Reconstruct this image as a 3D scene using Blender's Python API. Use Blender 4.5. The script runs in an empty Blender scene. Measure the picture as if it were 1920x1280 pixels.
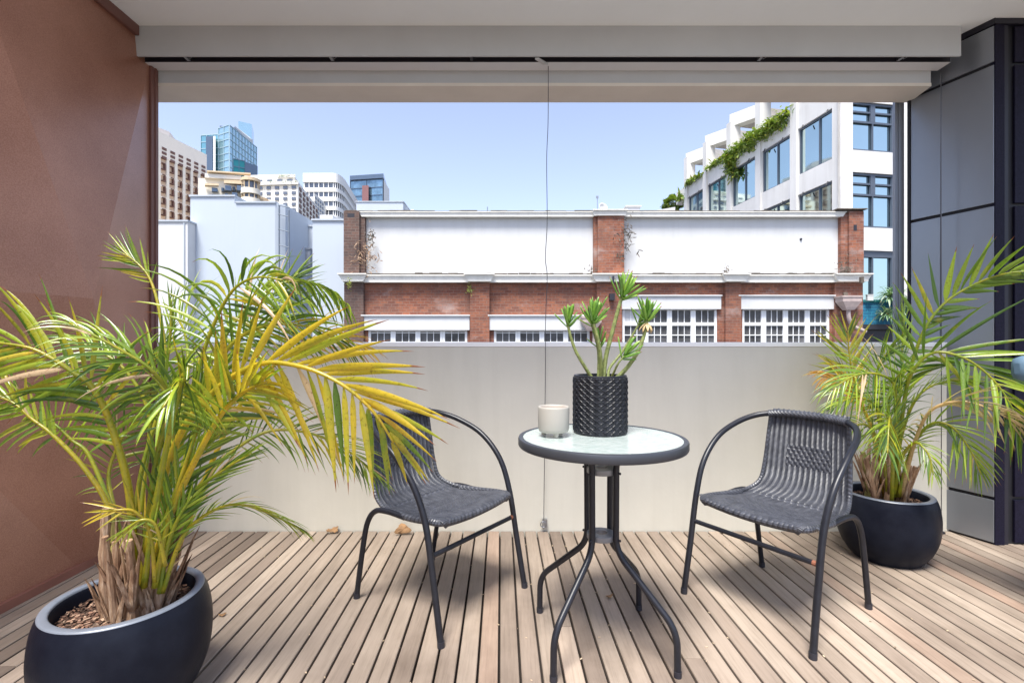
import bpy, math, random
from mathutils import Vector, Matrix, Quaternion, noise
random.seed(7)
R = math.radians
sc = bpy.context.scene
COL = sc.collection
F = 920.0; HC = 1.08; HZ = 645.0

def P(px, py, Y): return Vector(((px-960)/F*Y, Y, HC-(py-HZ)/F*Y))
def X_(px, Y): return (px-960)/F*Y
def Z_(py, Y): return HC-(py-HZ)/F*Y

# ------------------------------------------------------------------ materials
def new_mat(name):
    m = bpy.data.materials.new(name); m.use_nodes = True
    nt = m.node_tree; b = nt.nodes['Principled BSDF']
    return m, nt, b
def N(nt, t, **kw):
    n = nt.nodes.new(t)
    for k, v in kw.items(): setattr(n, k, v)
    return n
def coords(nt, scale=(1, 1, 1), kind='Object', rot=(0, 0, 0)):
    tc = N(nt, 'ShaderNodeTexCoord'); mp = N(nt, 'ShaderNodeMapping')
    mp.inputs['Scale'].default_value = scale; mp.inputs['Rotation'].default_value = rot
    nt.links.new(tc.outputs[kind], mp.inputs['Vector']); return mp.outputs['Vector']
def noise_n(nt, vec, scale, detail=4, rough=.55):
    n = N(nt, 'ShaderNodeTexNoise'); n.inputs['Scale'].default_value = scale
    n.inputs['Detail'].default_value = detail; n.inputs['Roughness'].default_value = rough
    nt.links.new(vec, n.inputs['Vector']); return n.outputs['Fac']
def ramp(nt, fac, stops):
    r = N(nt, 'ShaderNodeValToRGB'); e = r.color_ramp.elements
    while len(e) < len(stops): e.new(.5)
    for i, (p, c) in enumerate(stops):
        e[i].position = p; e[i].color = (c[0], c[1], c[2], 1)
    nt.links.new(fac, r.inputs['Fac']); return r.outputs['Color']
def mixc(nt, fac, a, b, blend='MIX'):
    m = N(nt, 'ShaderNodeMix', data_type='RGBA', blend_type=blend)
    for s, v in ((m.inputs[0], fac), (m.inputs[6], a), (m.inputs[7], b)):
        if isinstance(v, (int, float)): s.default_value = v
        elif isinstance(v, tuple): s.default_value = (v[0], v[1], v[2], 1)
        else: nt.links.new(v, s)
    return m.outputs[2]
def mathn(nt, op, a, b=None, c=None, clamp=False):
    m = N(nt, 'ShaderNodeMath', operation=op); m.use_clamp = clamp
    for i, v in enumerate((a, b, c)):
        if v is None: continue
        if isinstance(v, (int, float)): m.inputs[i].default_value = v
        else: nt.links.new(v, m.inputs[i])
    return m.outputs[0]
def bump(nt, b, h, strength, dist=.01):
    n = N(nt, 'ShaderNodeBump'); n.inputs['Strength'].default_value = strength
    n.inputs['Distance'].default_value = dist
    nt.links.new(h, n.inputs['Height']); nt.links.new(n.outputs['Normal'], b.inputs['Normal'])

def simple(name, col, rough=.6, metal=0, var=.15, vscale=3, bmp=0, bscale=60, stain=0, spec=.5, coat=0, kind='Object'):
    m, nt, b = new_mat(name)
    v = coords(nt, kind=kind)
    f = noise_n(nt, v, vscale, 6, .6)
    lo = tuple(c*(1-var) for c in col); hi = tuple(min(1, c*(1+var)) for c in col)
    c = ramp(nt, f, [(.3, lo), (.7, hi)])
    if stain:
        v2 = coords(nt, (1.3, 1.3, .12), kind=kind)
        s = noise_n(nt, v2, vscale*2.5, 6, .65)
        s = ramp(nt, s, [(.45, (1, 1, 1)), (.75, (1-stain, 1-stain*1.05, 1-stain*1.15))])
        c = mixc(nt, 1.0, c, s, 'MULTIPLY')
    nt.links.new(c, b.inputs['Base Color'])
    b.inputs['Roughness'].default_value = rough; b.inputs['Metallic'].default_value = metal
    b.inputs['Specular IOR Level'].default_value = spec
    if coat: b.inputs['Coat Weight'].default_value = coat; b.inputs['Coat Roughness'].default_value = .25
    if bmp: bump(nt, b, noise_n(nt, v, bscale, 3), bmp, .004)
    return m

M = {}
M['ceiling'] = simple('ceiling_paint', (.88, .93, .95), .75, var=.02)
M['beam'] = simple('beam_paint', (.50, .525, .54), .6, var=.06, vscale=2, bmp=.1)
M['beam2'] = simple('soffit_paint', (.74, .70, .62), .65, var=.06, vscale=3)
M['slot'] = simple('slot_dark', (.02, .02, .028), .5)
M['render'] = simple('render_grey_beige', (.60, .575, .50), .62, var=.06, vscale=1.4, bmp=.2, bscale=26, stain=.09)
M['coping'] = simple('coping_white', (.88, .88, .87), .5, var=.02)
M['panel_grey'] = simple('panel_grey_metal', (.26, .28, .315), .30, .55, var=.05, vscale=2, bmp=.05, bscale=200)
M['panel_edge'] = simple('panel_edge_dark', (.012, .012, .022), .45, .1)
M['groove'] = simple('groove_black', (.008, .008, .012), .6)
M['navy'] = simple('navy_panel', (.010, .009, .022), .45, .0, var=.35, vscale=90, bmp=.3, bscale=250, spec=.12)
M['frame_dark'] = simple('powder_coat_charcoal', (.014, .015, .021), .36, .1, var=.2, vscale=40, spec=.4)
M['rust'] = simple('rusty_end', (.25, .09, .05), .8)
M['rim'] = simple('table_rim', (.05, .054, .065), .4, .3, var=.1)
M['white_plastic'] = simple('white_render', (.93, .94, .95), .7, var=.02)
M['bolt'] = simple('bolt_steel', (.35, .36, .38), .35, .9)
M['wire'] = simple('wire_steel', (.12, .12, .13), .4, .8)
M['ringgrey'] = simple('ring_grey', (.22, .225, .24), .4, .3)
M['pot'] = None
M['cream_pot'] = simple('cream_ceramic', (.34, .32, .285), .55, var=.04, bmp=.05)
M['wax'] = simple('wax', (.62, .42, .33), .5)
def m_sheath():
    m, nt, b = new_mat('dry_sheath')
    f = noise_n(nt, coords(nt, (60, 60, 5)), 1.5, 7, .7); g = noise_n(nt, coords(nt), 9, 4, .6)
    c = ramp(nt, f, [(.3, (.13, .07, .04)), (.5, (.36, .23, .14)), (.70, (.62, .50, .38))])
    c = mixc(nt, 1.0, c, ramp(nt, g, [(.35, (.55, .45, .4)), (.6, (1, 1, 1))]), 'MULTIPLY')
    nt.links.new(c, b.inputs['Base Color']); b.inputs['Roughness'].default_value = .75
    bump(nt, b, f, .6, .004); return m
M['bark_tan'] = m_sheath()
M['cane'] = simple('palm_cane', (.34, .30, .10), .5, var=.35, vscale=10)
M['dry_leaf'] = simple('dry_leaf', (.30, .17, .08), .8, var=.4, vscale=30, bmp=.3)
M['sage'] = simple('blue_grey_fabric', (.10, .17, .24), .6, 0, var=.1)

def m_rust_wall():
    m, nt, b = new_mat('terracotta_panel')
    v = coords(nt)
    f = noise_n(nt, v, 1.6, 5, .6)
    c = ramp(nt, f, [(.3, (.27, .112, .064)), (.7, (.46, .230, .150))])
    g = noise_n(nt, v, 220, 2, .5)
    c = mixc(nt, .27, c, ramp(nt, g, [(.35, (.16, .05, .03)), (.65, (.5, .26, .2))]), 'MIX')
    nt.links.new(c, b.inputs['Base Color'])
    b.inputs['Roughness'].default_value = .36; b.inputs['Specular IOR Level'].default_value = .6; b.inputs['Coat Weight'].default_value = .25; b.inputs['Coat Roughness'].default_value = .28
    b.inputs['Metallic'].default_value = .15
    bump(nt, b, g, .25, .002); return m
M['terracotta'] = m_rust_wall()
M['terracotta_trim'] = simple('terracotta_trim', (.17, .075, .06), .45, var=.1)

def m_deck():
    m, nt, b = new_mat('weathered_deck')
    geo = N(nt, 'ShaderNodeNewGeometry'); rnd = geo.outputs['Random Per Island']
    v = coords(nt, (1, 1, 1))
    off = N(nt, 'ShaderNodeVectorMath', operation='ADD')
    cmb = N(nt, 'ShaderNodeCombineXYZ')
    nt.links.new(mathn(nt, 'MULTIPLY', rnd, 40.0), cmb.inputs[1]); nt.links.new(mathn(nt, 'MULTIPLY', rnd, 17.0), cmb.inputs[0])
    nt.links.new(v, off.inputs[0]); nt.links.new(cmb.outputs[0], off.inputs[1])
    st = N(nt, 'ShaderNodeVectorMath', operation='MULTIPLY'); st.inputs[1].default_value = (60, 2.2, 60)
    nt.links.new(off.outputs[0], st.inputs[0])
    grain = noise_n(nt, st.outputs[0], 1.6, 8, .72)
    st2 = N(nt, 'ShaderNodeVectorMath', operation='MULTIPLY'); st2.inputs[1].default_value = (7, 1.2, 7)
    nt.links.new(off.outputs[0], st2.inputs[0])
    blot = noise_n(nt, st2.outputs[0], 1.5, 5, .6)
    base = ramp(nt, rnd, [(0, (.17, .130, .102)), (.2, (.25, .196, .155)), (.45, (.34, .272, .215)), (.7, (.28, .225, .178)), (.88, (.42, .345, .275)), (1, (.31, .21, .155))])
    c = mixc(nt, 1.0, base, ramp(nt, grain, [(.25, (.70, .68, .66)), (.5, (1, 1, 1)), (.8, (1.12, 1.12, 1.12))]), 'MULTIPLY')
    c = mixc(nt, 1.0, c, ramp(nt, blot, [(.25, (.72, .70, .68)), (.55, (1, 1, 1)), (.8, (1.12, 1.1, 1.08))]), 'MULTIPLY')
    big = noise_n(nt, v, 1.4, 5, .65)
    c = mixc(nt, 1.0, c, ramp(nt, big, [(.30, (.66, .64, .63)), (.52, (.96, .96, .97))]), 'MULTIPLY')
    nt.links.new(c, b.inputs['Base Color']); b.inputs['Roughness'].default_value = .6
    bump(nt, b, grain, .35, .002); return m
M['deck'] = m_deck()
M['under'] = simple('joist_void', (.03, .022, .018), .9)

def m_pot():
    m, nt, b = new_mat('black_glazed_pot')
    v = coords(nt)
    f = noise_n(nt, v, 4, 6, .6)
    c = ramp(nt, f, [(.35, (.006, .007, .013)), (.7, (.018, .021, .032))])
    nt.links.new(c, b.inputs['Base Color'])
    r = ramp(nt, noise_n(nt, v, 9, 4), [(.3, (.33,)*3), (.7, (.5,)*3)])
    nt.links.new(r, b.inputs['Roughness'])
    b.inputs['Specular IOR Level'].default_value = .09
    bump(nt, b, noise_n(nt, v, 160, 3), .12, .003); return m
M['pot'] = m_pot()
M['potrim_sheen'] = simple('pot_rim_sheen', (.15, .17, .21), .38, 0, var=.15, vscale=8, spec=.8)  # rim sheen put into the base colour, paler than the pot body
M['blackpot'] = simple('embossed_black', (.012, .013, .018), .42, 0, var=.2, spec=.35)

def m_soil():
    m, nt, b = new_mat('bark_mulch')
    v = coords(nt)
    vo = N(nt, 'ShaderNodeTexVoronoi'); vo.inputs['Scale'].default_value = 70; nt.links.new(v, vo.inputs['Vector'])
    c = mixc(nt, .6, ramp(nt, vo.outputs['Color'], [(.2, (.05, .03, .02)), (.6, (.16, .09, .06)), (.95, (.5, .36, .27))]), (.09, .05, .035))
    nt.links.new(c, b.inputs['Base Color']); b.inputs['Roughness'].default_value = .9
    bump(nt, b, vo.outputs['Distance'], 1, .02); return m
M['soil'] = m_soil()
def m_chip():
    m, nt, b = new_mat('bark_chip')
    geo = N(nt, 'ShaderNodeNewGeometry')
    c = ramp(nt, geo.outputs['Random Per Island'], [(0, (.03, .016, .01)), (.45, (.10, .05, .032)), (.8, (.24, .13, .085)), (1, (.48, .34, .24))])
    nt.links.new(c, b.inputs['Base Color']); b.inputs['Roughness'].default_value = .85
    return m
M['chip_a'] = m_chip()

def m_glass_top():
    m, nt, b = new_mat('frosted_table_glass')
    v = coords(nt)
    f = noise_n(nt, v, 30, 5, .6)
    c = ramp(nt, f, [(.35, (.55, .65, .62)), (.65, (.68, .75, .73))])
    nt.links.new(c, b.inputs['Base Color'])
    b.inputs['Roughness'].default_value = .2; b.inputs['Specular IOR Level'].default_value = .9
    b.inputs['Transmission Weight'].default_value = .25
    b.inputs['Coat Weight'].default_value = .6; b.inputs['Coat Roughness'].default_value = .12
    bump(nt, b, noise_n(nt, v, 55, 3), .35, .004); return m
M['table_glass'] = m_glass_top()

def m_rattan():
    m, nt, b = new_mat('grey_wicker')
    uv = N(nt, 'ShaderNodeUVMap')
    sep = N(nt, 'ShaderNodeSeparateXYZ'); nt.links.new(uv.outputs[0], sep.inputs[0])
    # fine strands run across the width : lines in v
    s = mathn(nt, 'SINE', mathn(nt, 'MULTIPLY', sep.outputs['Y'], 2*math.pi*150))
    s01 = mathn(nt, 'MULTIPLY_ADD', s, .5, .5)
    v = coords(nt)
    f = noise_n(nt, v, 25, 5, .6)
    c = ramp(nt, f, [(.3, (.035, .038, .05)), (.7, (.085, .09, .11))])
    c = mixc(nt, 1.0, c, ramp(nt, s01, [(0, (.5, .5, .5)), (.5, (1, 1, 1))]), 'MULTIPLY')
    nt.links.new(c, b.inputs['Base Color']); b.inputs['Roughness'].default_value = .36
    b.inputs['Specular IOR Level'].default_value = .6
    bump(nt, b, s01, .6, .002); return m
M['rattan'] = m_rattan()

def m_leaf(name, greens, trans=.35, rough=.30):
    m, nt, b = new_mat(name)
    at = N(nt, 'ShaderNodeAttribute', attribute_name='tint')
    sep = N(nt, 'ShaderNodeSeparateColor'); nt.links.new(at.outputs['Color'], sep.inputs[0])
    yel, t, rn = sep.outputs[0], sep.outputs[1], sep.outputs[2]
    v = coords(nt)
    f = noise_n(nt, v, 18, 4, .6)
    g = ramp(nt, rn, [(0, greens[0]), (.5, greens[1]), (1, greens[2])])
    yl = mathn(nt, 'ADD', yel, mathn(nt, 'MULTIPLY_ADD', f, .6, -.3), clamp=True)
    c = mixc(nt, ramp(nt, yl, [(.25, (0, 0, 0)), (.62, (1, 1, 1))]), g, (.52, .38, .03))
    c = mixc(nt, ramp(nt, yl, [(.80, (0, 0, 0)), (.97, (1, 1, 1))]), c, (.45, .20, .03))
    # brown tips
    tt = mathn(nt, 'ADD', t, mathn(nt, 'MULTIPLY', mathn(nt, 'ADD', yel, rn), .08))
    tip = ramp(nt, mathn(nt, 'ADD', tt, mathn(nt, 'MULTIPLY_ADD', f, .1, -.05)), [(.975, (0, 0, 0)), (1.03, (1, 1, 1))])
    c = mixc(nt, tip, c, (.25, .085, .03))
    dry = at.outputs['Alpha']
    c = mixc(nt, dry, c, (.56, .40, .27))
    sp_ = noise_n(nt, v, 130, 3, .6)
    c = mixc(nt, 1.0, c, ramp(nt, sp_, [(.30, (.55, .45, .35)), (.40, (1, 1, 1)), (.7, (1.1, 1.1, 1.05))]), 'MULTIPLY')
    nt.links.new(c, b.inputs['Base Color'])
    bump(nt, b, sp_, .25, .002)
    b.inputs['Roughness'].default_value = rough; b.inputs['Specular IOR Level'].default_value = .75
    tr = N(nt, 'ShaderNodeBsdfTranslucent')
    nt.links.new(mixc(nt, 1.0, c, (1.6, 1.75, .8), 'MULTIPLY'), tr.inputs['Color'])
    mx = N(nt, 'ShaderNodeMixShader'); mx.inputs[0].default_value = trans
    out = nt.nodes['Material Output']
    nt.links.new(b.outputs[0], mx.inputs[1]); nt.links.new(tr.outputs[0], mx.inputs[2]); nt.links.new(mx.outputs[0], out.inputs['Surface'])
    return m
M['palm'] = m_leaf('palm_leaflets', [(.045, .10, .015), (.14, .23, .022), (.33, .42, .04)])
M['succ'] = m_leaf('succulent_leaves', [(.10, .24, .03), (.18, .36, .05), (.30, .46, .07)], .25, .4)
M['far_leaf'] = m_leaf('creeper_leaves', [(.06, .12, .015), (.15, .23, .03), (.30, .36, .06)], .2, .6)
M['var_leaf'] = m_leaf('variegated_leaves', [(.06, .15, .07), (.16, .27, .14), (.45, .52, .38)], .2, .5)
M['succ_stem'] = simple('succulent_stem', (.17, .20, .06), .55, var=.45, vscale=60, bmp=.5, bscale=120)

def m_brick(name, c1, c2, mortar, stainc=(.1, .07, .06), stain=.4, bw=.23, bh=.086, eff=0):
    m, nt, b = new_mat(name)
    tc = N(nt, 'ShaderNodeTexCoord'); sp = N(nt, 'ShaderNodeSeparateXYZ'); nt.links.new(tc.outputs['Object'], sp.inputs[0])
    cb = N(nt, 'ShaderNodeCombineXYZ')
    nt.links.new(mathn(nt, 'ADD', sp.outputs[0], sp.outputs[1]), cb.inputs[0]); nt.links.new(sp.outputs[2], cb.inputs[1])
    br = N(nt, 'ShaderNodeTexBrick'); nt.links.new(cb.outputs[0], br.inputs['Vector'])
    br.inputs['Scale'].default_value = 1; br.inputs['Brick Width'].default_value = bw; br.inputs['Row Height'].default_value = bh
    br.inputs['Mortar Size'].default_value = .009; br.inputs['Mortar Smooth'].default_value = .3
    br.inputs['Color1'].default_value = (*c1, 1); br.inputs['Color2'].default_value = (*c2, 1); br.inputs['Mortar'].default_value = (*mortar, 1)
    br.inputs['Bias'].default_value = -.1
    v = coords(nt)
    f = noise_n(nt, v, 1.1, 7, .7)
    c = mixc(nt, ramp(nt, f, [(.42, (0, 0, 0)), (.72, (stain,)*3)]), br.outputs['Color'], stainc)
    f2 = noise_n(nt, v, 14, 4, .7)
    c = mixc(nt, 1.0, c, ramp(nt, f2, [(.25, (.7,)*3), (.55, (1,)*3), (.8, (1.25,)*3)]), 'MULTIPLY')
    if eff:
        f3 = noise_n(nt, coords(nt, (1, 1, 2)), .7, 6, .65)
        c = mixc(nt, ramp(nt, f3, [(.55, (0, 0, 0)), (.75, (eff,)*3)]), c, (.55, .50, .47))
    nt.links.new(c, b.inputs['Base Color']); b.inputs['Roughness'].default_value = .85
    bump(nt, b, br.outputs['Fac'], -.5, .01); return m
M['brick'] = m_brick('red_brick', (.33, .115, .058), (.19, .062, .038), (.25, .15, .115), eff=.5, stain=.65)
M['brick_old'] = m_brick('weathered_brick', (.15, .08, .06), (.10, .06, .05), (.17, .13, .11), stain=.7, stainc=(.06, .045, .04))
M['brick_teal'] = m_brick('teal_painted_brick', (.01, .15, .27), (.012, .12, .22), (.03, .25, .36), stain=.2, bw=.3, bh=.11)
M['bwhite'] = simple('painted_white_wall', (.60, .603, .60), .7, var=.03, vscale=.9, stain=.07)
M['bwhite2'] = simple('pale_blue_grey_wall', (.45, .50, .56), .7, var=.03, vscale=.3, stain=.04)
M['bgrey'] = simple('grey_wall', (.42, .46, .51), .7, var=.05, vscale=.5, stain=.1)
M['mould'] = simple('moulding', (.80, .78, .72), .7, var=.06, vscale=1.5, stain=.12)
M['grime'] = simple('grime', (.12, .10, .08), .9, var=.5, vscale=5)
M['conc'] = simple('pale_concrete', (.68, .665, .64), .75, var=.05, vscale=.6, stain=.14)
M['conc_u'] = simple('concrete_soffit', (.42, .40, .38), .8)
M['hotel'] = simple('beige_precast', (.62, .46, .34), .8, var=.04, vscale=.05)
M['hotel_pale'] = simple('pale_precast', (.80, .74, .66), .8, var=.03)
M['brown_win'] = simple('brown_window', (.14, .065, .05), .5)
M['cream'] = simple('cream_render', (.80, .74, .62), .8, var=.04, vscale=.2)
M['cream2'] = simple('cream_render_white', (.82, .79, .72), .8, var=.04, vscale=.2)
M['offwhite'] = simple('off_white_bands', (.80, .79, .76), .7, var=.03)
M['tan'] = simple('tan_trim', (.60, .47, .31), .8)
M['drainpipe'] = simple('pipe_paint', (.45, .36, .33), .6, var=.15, vscale=6)
M['bluepipe'] = simple('grey_pipe', (.14, .17, .21), .6, 0)
M['winframe'] = simple('window_frame_white', (.82, .83, .83), .5, var=.02)
M['steelframe'] = simple('steel_window_frame', (.10, .12, .155), .4, .3, var=.05)
M['asphalt'] = simple('asphalt', (.05, .05, .052), .9, var=.2, vscale=2, bmp=.3)
M['citygrey'] = simple('far_roof', (.4, .4, .4), .9)
def glassm(name, col, rough=.03, metal=1.0, var=.05):
    m = simple(name, col, rough, metal, var=var, vscale=.4); return m
M['mirror'] = glassm('reflective_glass', (.50, .63, .64))
M['darkglass'] = simple('dark_window_glass', (.085, .085, .088), .3, 0, var=.6, vscale=2.2, spec=.3)
M['tealglass'] = glassm('teal_curtain_glass', (.20, .42, .46), .12, .75)
M['tealglass2'] = glassm('pale_teal_glass', (.40, .58, .64), .12, .75)
M['tealdark'] = glassm('deep_teal_glass', (.03, .20, .21), .12, .6)
M['slate'] = glassm('slate_glass', (.13, .17, .22), .15, .6)
M['bronze'] = simple('window_band', (.14, .16, .20), .2, .3)

# ------------------------------------------------------------------ mesh builder
class MB:
    def __init__(s): s.v = []; s.f = []; s.col = []; s.uv = None
    def vert(s, p, c=(0, 0, 0, 0)): s.v.append(tuple(p)); s.col.append(c); return len(s.v)-1
    def face(s, *i): s.f.append(tuple(i))
    def box(s, x0, x1, y0, y1, z0, z1, mat=None):
        b = len(s.v)
        for x in (x0, x1):
            for y in (y0, y1):
                for z in (z0, z1):
                    p = Vector((x, y, z)); s.vert(mat @ p if mat else p)
        for q in ((0, 1, 3, 2), (4, 6, 7, 5), (0, 4, 5, 1), (2, 3, 7, 6), (0, 2, 6, 4), (1, 5, 7, 3)):
            s.face(*[b+i for i in q])
        return s
    def prism(s, plan, z0, z1):
        """plan: list of (x, y) ; counter-clockwise or not"""
        b = len(s.v); n = len(plan)
        z1s = z1 if isinstance(z1, (list, tuple)) else [z1]*n
        for (x, y) in plan: s.vert((x, y, z0))
        for (x, y), z in zip(plan, z1s): s.vert((x, y, z))
        for i in range(n): s.face(b+i, b+(i+1) % n, b+n+(i+1) % n, b+n+i)
        s.face(*[b+i for i in range(n)][::-1]); s.face(*[b+n+i for i in range(n)])
        return s
    def tube(s, pts, r, seg=10, cap=True, c=(0, 0, 0, 0)):
        pts = [Vector(p) for p in pts]; n = len(pts)
        rs = r if isinstance(r, (list, tuple)) else [r]*n
        b = len(s.v); prev = None
        for i, p in enumerate(pts):
            t = (pts[min(i+1, n-1)]-pts[max(i-1, 0)]).normalized()
            if prev is None:
                a = Vector((0, 0, 1)) if abs(t.z) < .9 else Vector((1, 0, 0))
                u = t.cross(a).normalized()
            else:
                u = (prev - t*prev.dot(t)).normalized()
            prev = u; w = t.cross(u)
            for k in range(seg):
                a = 2*math.pi*k/seg
                s.vert(p+(u*math.cos(a)+w*math.sin(a))*rs[i], c)
        for i in range(n-1):
            for k in range(seg):
                k2 = (k+1) % seg
                s.face(b+i*seg+k, b+i*seg+k2, b+(i+1)*seg+k2, b+(i+1)*seg+k)
        if cap:
            s.face(*[b+k for k in range(seg)][::-1]); s.face(*[b+(n-1)*seg+k for k in range(seg)])
        return s
    def lathe(s, prof, cx=0, cy=0, seg=48, cap=False):
        b = len(s.v); n = len(prof)
        for (r, z) in prof:
            for k in range(seg):
                a = 2*math.pi*k/seg; s.vert((cx+r*math.cos(a), cy+r*math.sin(a), z))
        for i in range(n-1):
            for k in range(seg):
                k2 = (k+1) % seg
                s.face(b+i*seg+k, b+i*seg+k2, b+(i+1)*seg+k2, b+(i+1)*seg+k)
        if cap and prof[0][0] > 1e-4: s.face(*[b+k for k in range(seg)][::-1])
        if cap and prof[-1][0] > 1e-4: s.face(*[b+(n-1)*seg+k for k in range(seg)])
        return s
    def build(s, name, mat, parent=None, smooth=False, bevel=0, loc=None, world=True, sharp=35):
        me = bpy.data.meshes.new(name)
        off = Vector((0, 0, 0))
        vs = s.v
        base = Vector((0, 0, 0)); q = parent
        while q is not None and world: base = base+Vector(q.location); q = q.parent
        if loc is not None: off = Vector(loc)
        vs = [tuple(Vector(v)-off-base*(0 if loc is not None else 1)) for v in s.v]
        if loc is not None: off = off-base
        me.from_pydata(vs, [], s.f); me.update()
        if any(c != (0, 0, 0, 0) for c in s.col):
            a = me.attributes.new('tint', 'FLOAT_COLOR', 'POINT')
            flat = [x for c in s.col for x in c]; a.data.foreach_set('color', flat)
        if s.uv:
            ul = me.uv_layers.new(name='UVMap')
            for l in me.loops: ul.data[l.index].uv = s.uv[l.vertex_index]
        me.materials.append(mat)
        if smooth:
            me.polygons.foreach_set('use_smooth', [True]*len(me.polygons))
            if sharp: me.set_sharp_from_angle(angle=R(sharp))
        o = bpy.data.objects.new(name, me); COL.objects.link(o)
        if parent is not None: o.parent = parent
        if loc is not None: o.location = off
        if bevel:
            md = o.modifiers.new('bev', 'BEVEL'); md.width = bevel; md.segments = 2; md.limit_method = 'ANGLE'; md.angle_limit = R(40)
        return o

def tag(o, label=None, cat=None, group=None, kind=None):
    if label: o['label'] = label
    if cat: o['category'] = cat
    if group: o['group'] = group
    if kind: o['kind'] = kind
    return o
def empty(name, loc, label=None, cat=None, group=None, rz=0):
    o = bpy.data.objects.new(name, None); COL.objects.link(o)
    o.empty_display_size = .1
    o.location = loc; o.rotation_euler = (0, 0, rz); return tag(o, label, cat, group)
def copy_tree(o, parent=None):
    c = o.copy(); COL.objects.link(c); c.parent = parent
    for ch in list(o.children): copy_tree(ch, c)
    return c
def spline(pts, n=8):
    pts = [Vector(p) for p in pts]; out = []
    for i in range(len(pts)-1):
        p0 = pts[max(i-1, 0)]; p1 = pts[i]; p2 = pts[i+1]; p3 = pts[min(i+2, len(pts)-1)]
        for k in range(n):
            t = k/n
            out.append(.5*((2*p1)+(-p0+p2)*t+(2*p0-5*p1+4*p2-p3)*t*t+(-p0+3*p1-3*p2+p3)*t**3))
    out.append(pts[-1]); return out
def fillet(pts, r=.04, n=6):
    pts = [Vector(p) for p in pts]; out = [pts[0]]
    for i in range(1, len(pts)-1):
        a, b, c = pts[i-1], pts[i], pts[i+1]
        d1 = (a-b); d2 = (c-b); rr = min(r, d1.length*.45, d2.length*.45)
        p = b+d1.normalized()*rr; q = b+d2.normalized()*rr
        for k in range(n+1):
            t = k/n; out.append((1-t)**2*p+2*t*(1-t)*b+t*t*q)
    out.append(pts[-1]); return out

# ================================================================== SETTING
gnd = MB(); gnd.box(-900, 900, -300, 1200, -9.3, -9.0)
tag(gnd.build('ground', M['asphalt']), kind='structure')

YW = 2.84; XL = -2.08; ZC = 2.83
# ---- deck boards
rd = random.Random(3)
mb = MB(); pitch = .0704; x = -2.60
sk = -.022
def clipx(xx): return xx
i = 0
y = None
while x < 5.2:
    y = YW-rd.uniform(.2, 2.4)
    ys = [YW-.004]
    while ys[-1] > -2.6:
        ys.append(ys[-1]-rd.uniform(2.6, 4.5) if len(ys) > 1 else YW-rd.uniform(.9, 5.5))
    for a, b in zip(ys[:-1], ys[1:]):
        g = .0018; w = .0620; z1 = -.0 + rd.uniform(-.0009, .0009)
        def sx(xx, yy): return xx+sk*(yy-YW)
        xx0 = x; xx1 = x+w
        b0 = len(mb.v); bev = .0025
        prof = [(xx0, -.02), (xx0, z1-bev), (xx0+bev, z1), (xx1-bev, z1), (xx1, z1-bev), (xx1, -.02)]
        for yy in (b+g, a-g):
            for (px_, pz_) in prof: mb.vert((sx(px_, yy), yy, pz_))
        for k in range(5): mb.face(b0+k, b0+6+k, b0+7+k, b0+1+k)
        mb.face(*range(b0, b0+6)); mb.face(*[b0+6+k for k in range(6)][::-1])
    x += pitch; i += 1
deck = mb.build('deck', M['deck']); tag(deck, kind='structure')
mb = MB(); mb.box(-2.6, 5.4, -3.0, YW-.002, -.12, -.035)
tag(mb.build('deck_base', M['under']), kind='structure')
mb = MB()
mb.box(-2.6, 5.4, 1.78, 3.15, ZC, ZC+.25)
tag(mb.build('ceiling', M['ceiling']), kind='structure')
# own building body below and above the terrace
mb = MB(); mb.box(-2.6, 5.4, -3.0, YW+.2, -9, -.14)
tag(mb.build('podium_wall', M['bwhite2']), 'pale podium wall of the building carrying the timber terrace', 'wall')

# ---- balustrade
t = empty('balustrade', (.2, YW, 0), 'low solid grey-beige rendered balustrade wall behind the table and chairs', 'balustrade')
mb = MB(); mb.box(XL-.05, 2.62, YW, YW+.2, -.14, HC-.016); mb.build('wall_body', M['render'], t)
mb = MB(); mb.box(XL-.05, 2.60, YW-.004, YW+.204, HC-.0155, HC+.011); mb.build('coping', M['coping'], t, bevel=.003)

# ---- header over the opening
t = empty('header_beam', (.2, 2.7, 2.665), 'long grey fascia beam with black blind slot under the white ceiling', 'beam')
Yf = 2.70; zb = Z_(105, Yf); xl = X_(252, Yf); xr = X_(1802, Yf)
mb = MB(); mb.box(xl, xr, Yf, Yf+.012, zb, ZC+.02); mb.build('fascia', M['beam'], t)
mb = MB(); mb.box(xl+.012, xr-.003, Yf+.0125, Yf+.062, zb+.075, zb+.08)
mb.box(xl+.012, xr-.004, Yf+.0125, Yf+.0145, zb+.001, zb+.0745)
mb.box(xl+.012, xr-.004, Yf+.0605, Yf+.062, zb+.001, zb+.0745); mb.build('blind_slot', M['slot'], t)
mb = MB(); mb.box(xl+.01, xr-.002, Yf+.0625, YW+.008, zb, ZC+.02)
mb.build('soffit_rail', simple('soffit_rail_paint', (.70, .70, .72), .5, var=.03), t)
for px in (350, 622, 885, 1428, 1692):
    mb = MB(); xx = X_(px, Yf+.03); mb.box(xx-.012, xx+.004, Yf+.016, Yf+.058, zb+.004, zb+.02)
    mb.tube([(xx, Yf+.03, zb+.02), (xx+.01, Yf+.035, zb+.002), (xx+.03, Yf+.03, zb+.012)], .0016, 6)
    mb.build('blind_bracket', M['slot'] if px % 2 else M['bolt'], t)
Y2 = YW+.010; zb2 = Z_(160, YW)
t = empty('concrete_lintel', (.2, Y2, zb2), 'pale lintel with beige underside spanning the opening above the balustrade', 'lintel')
xr2 = X_(1748, YW)
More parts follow.
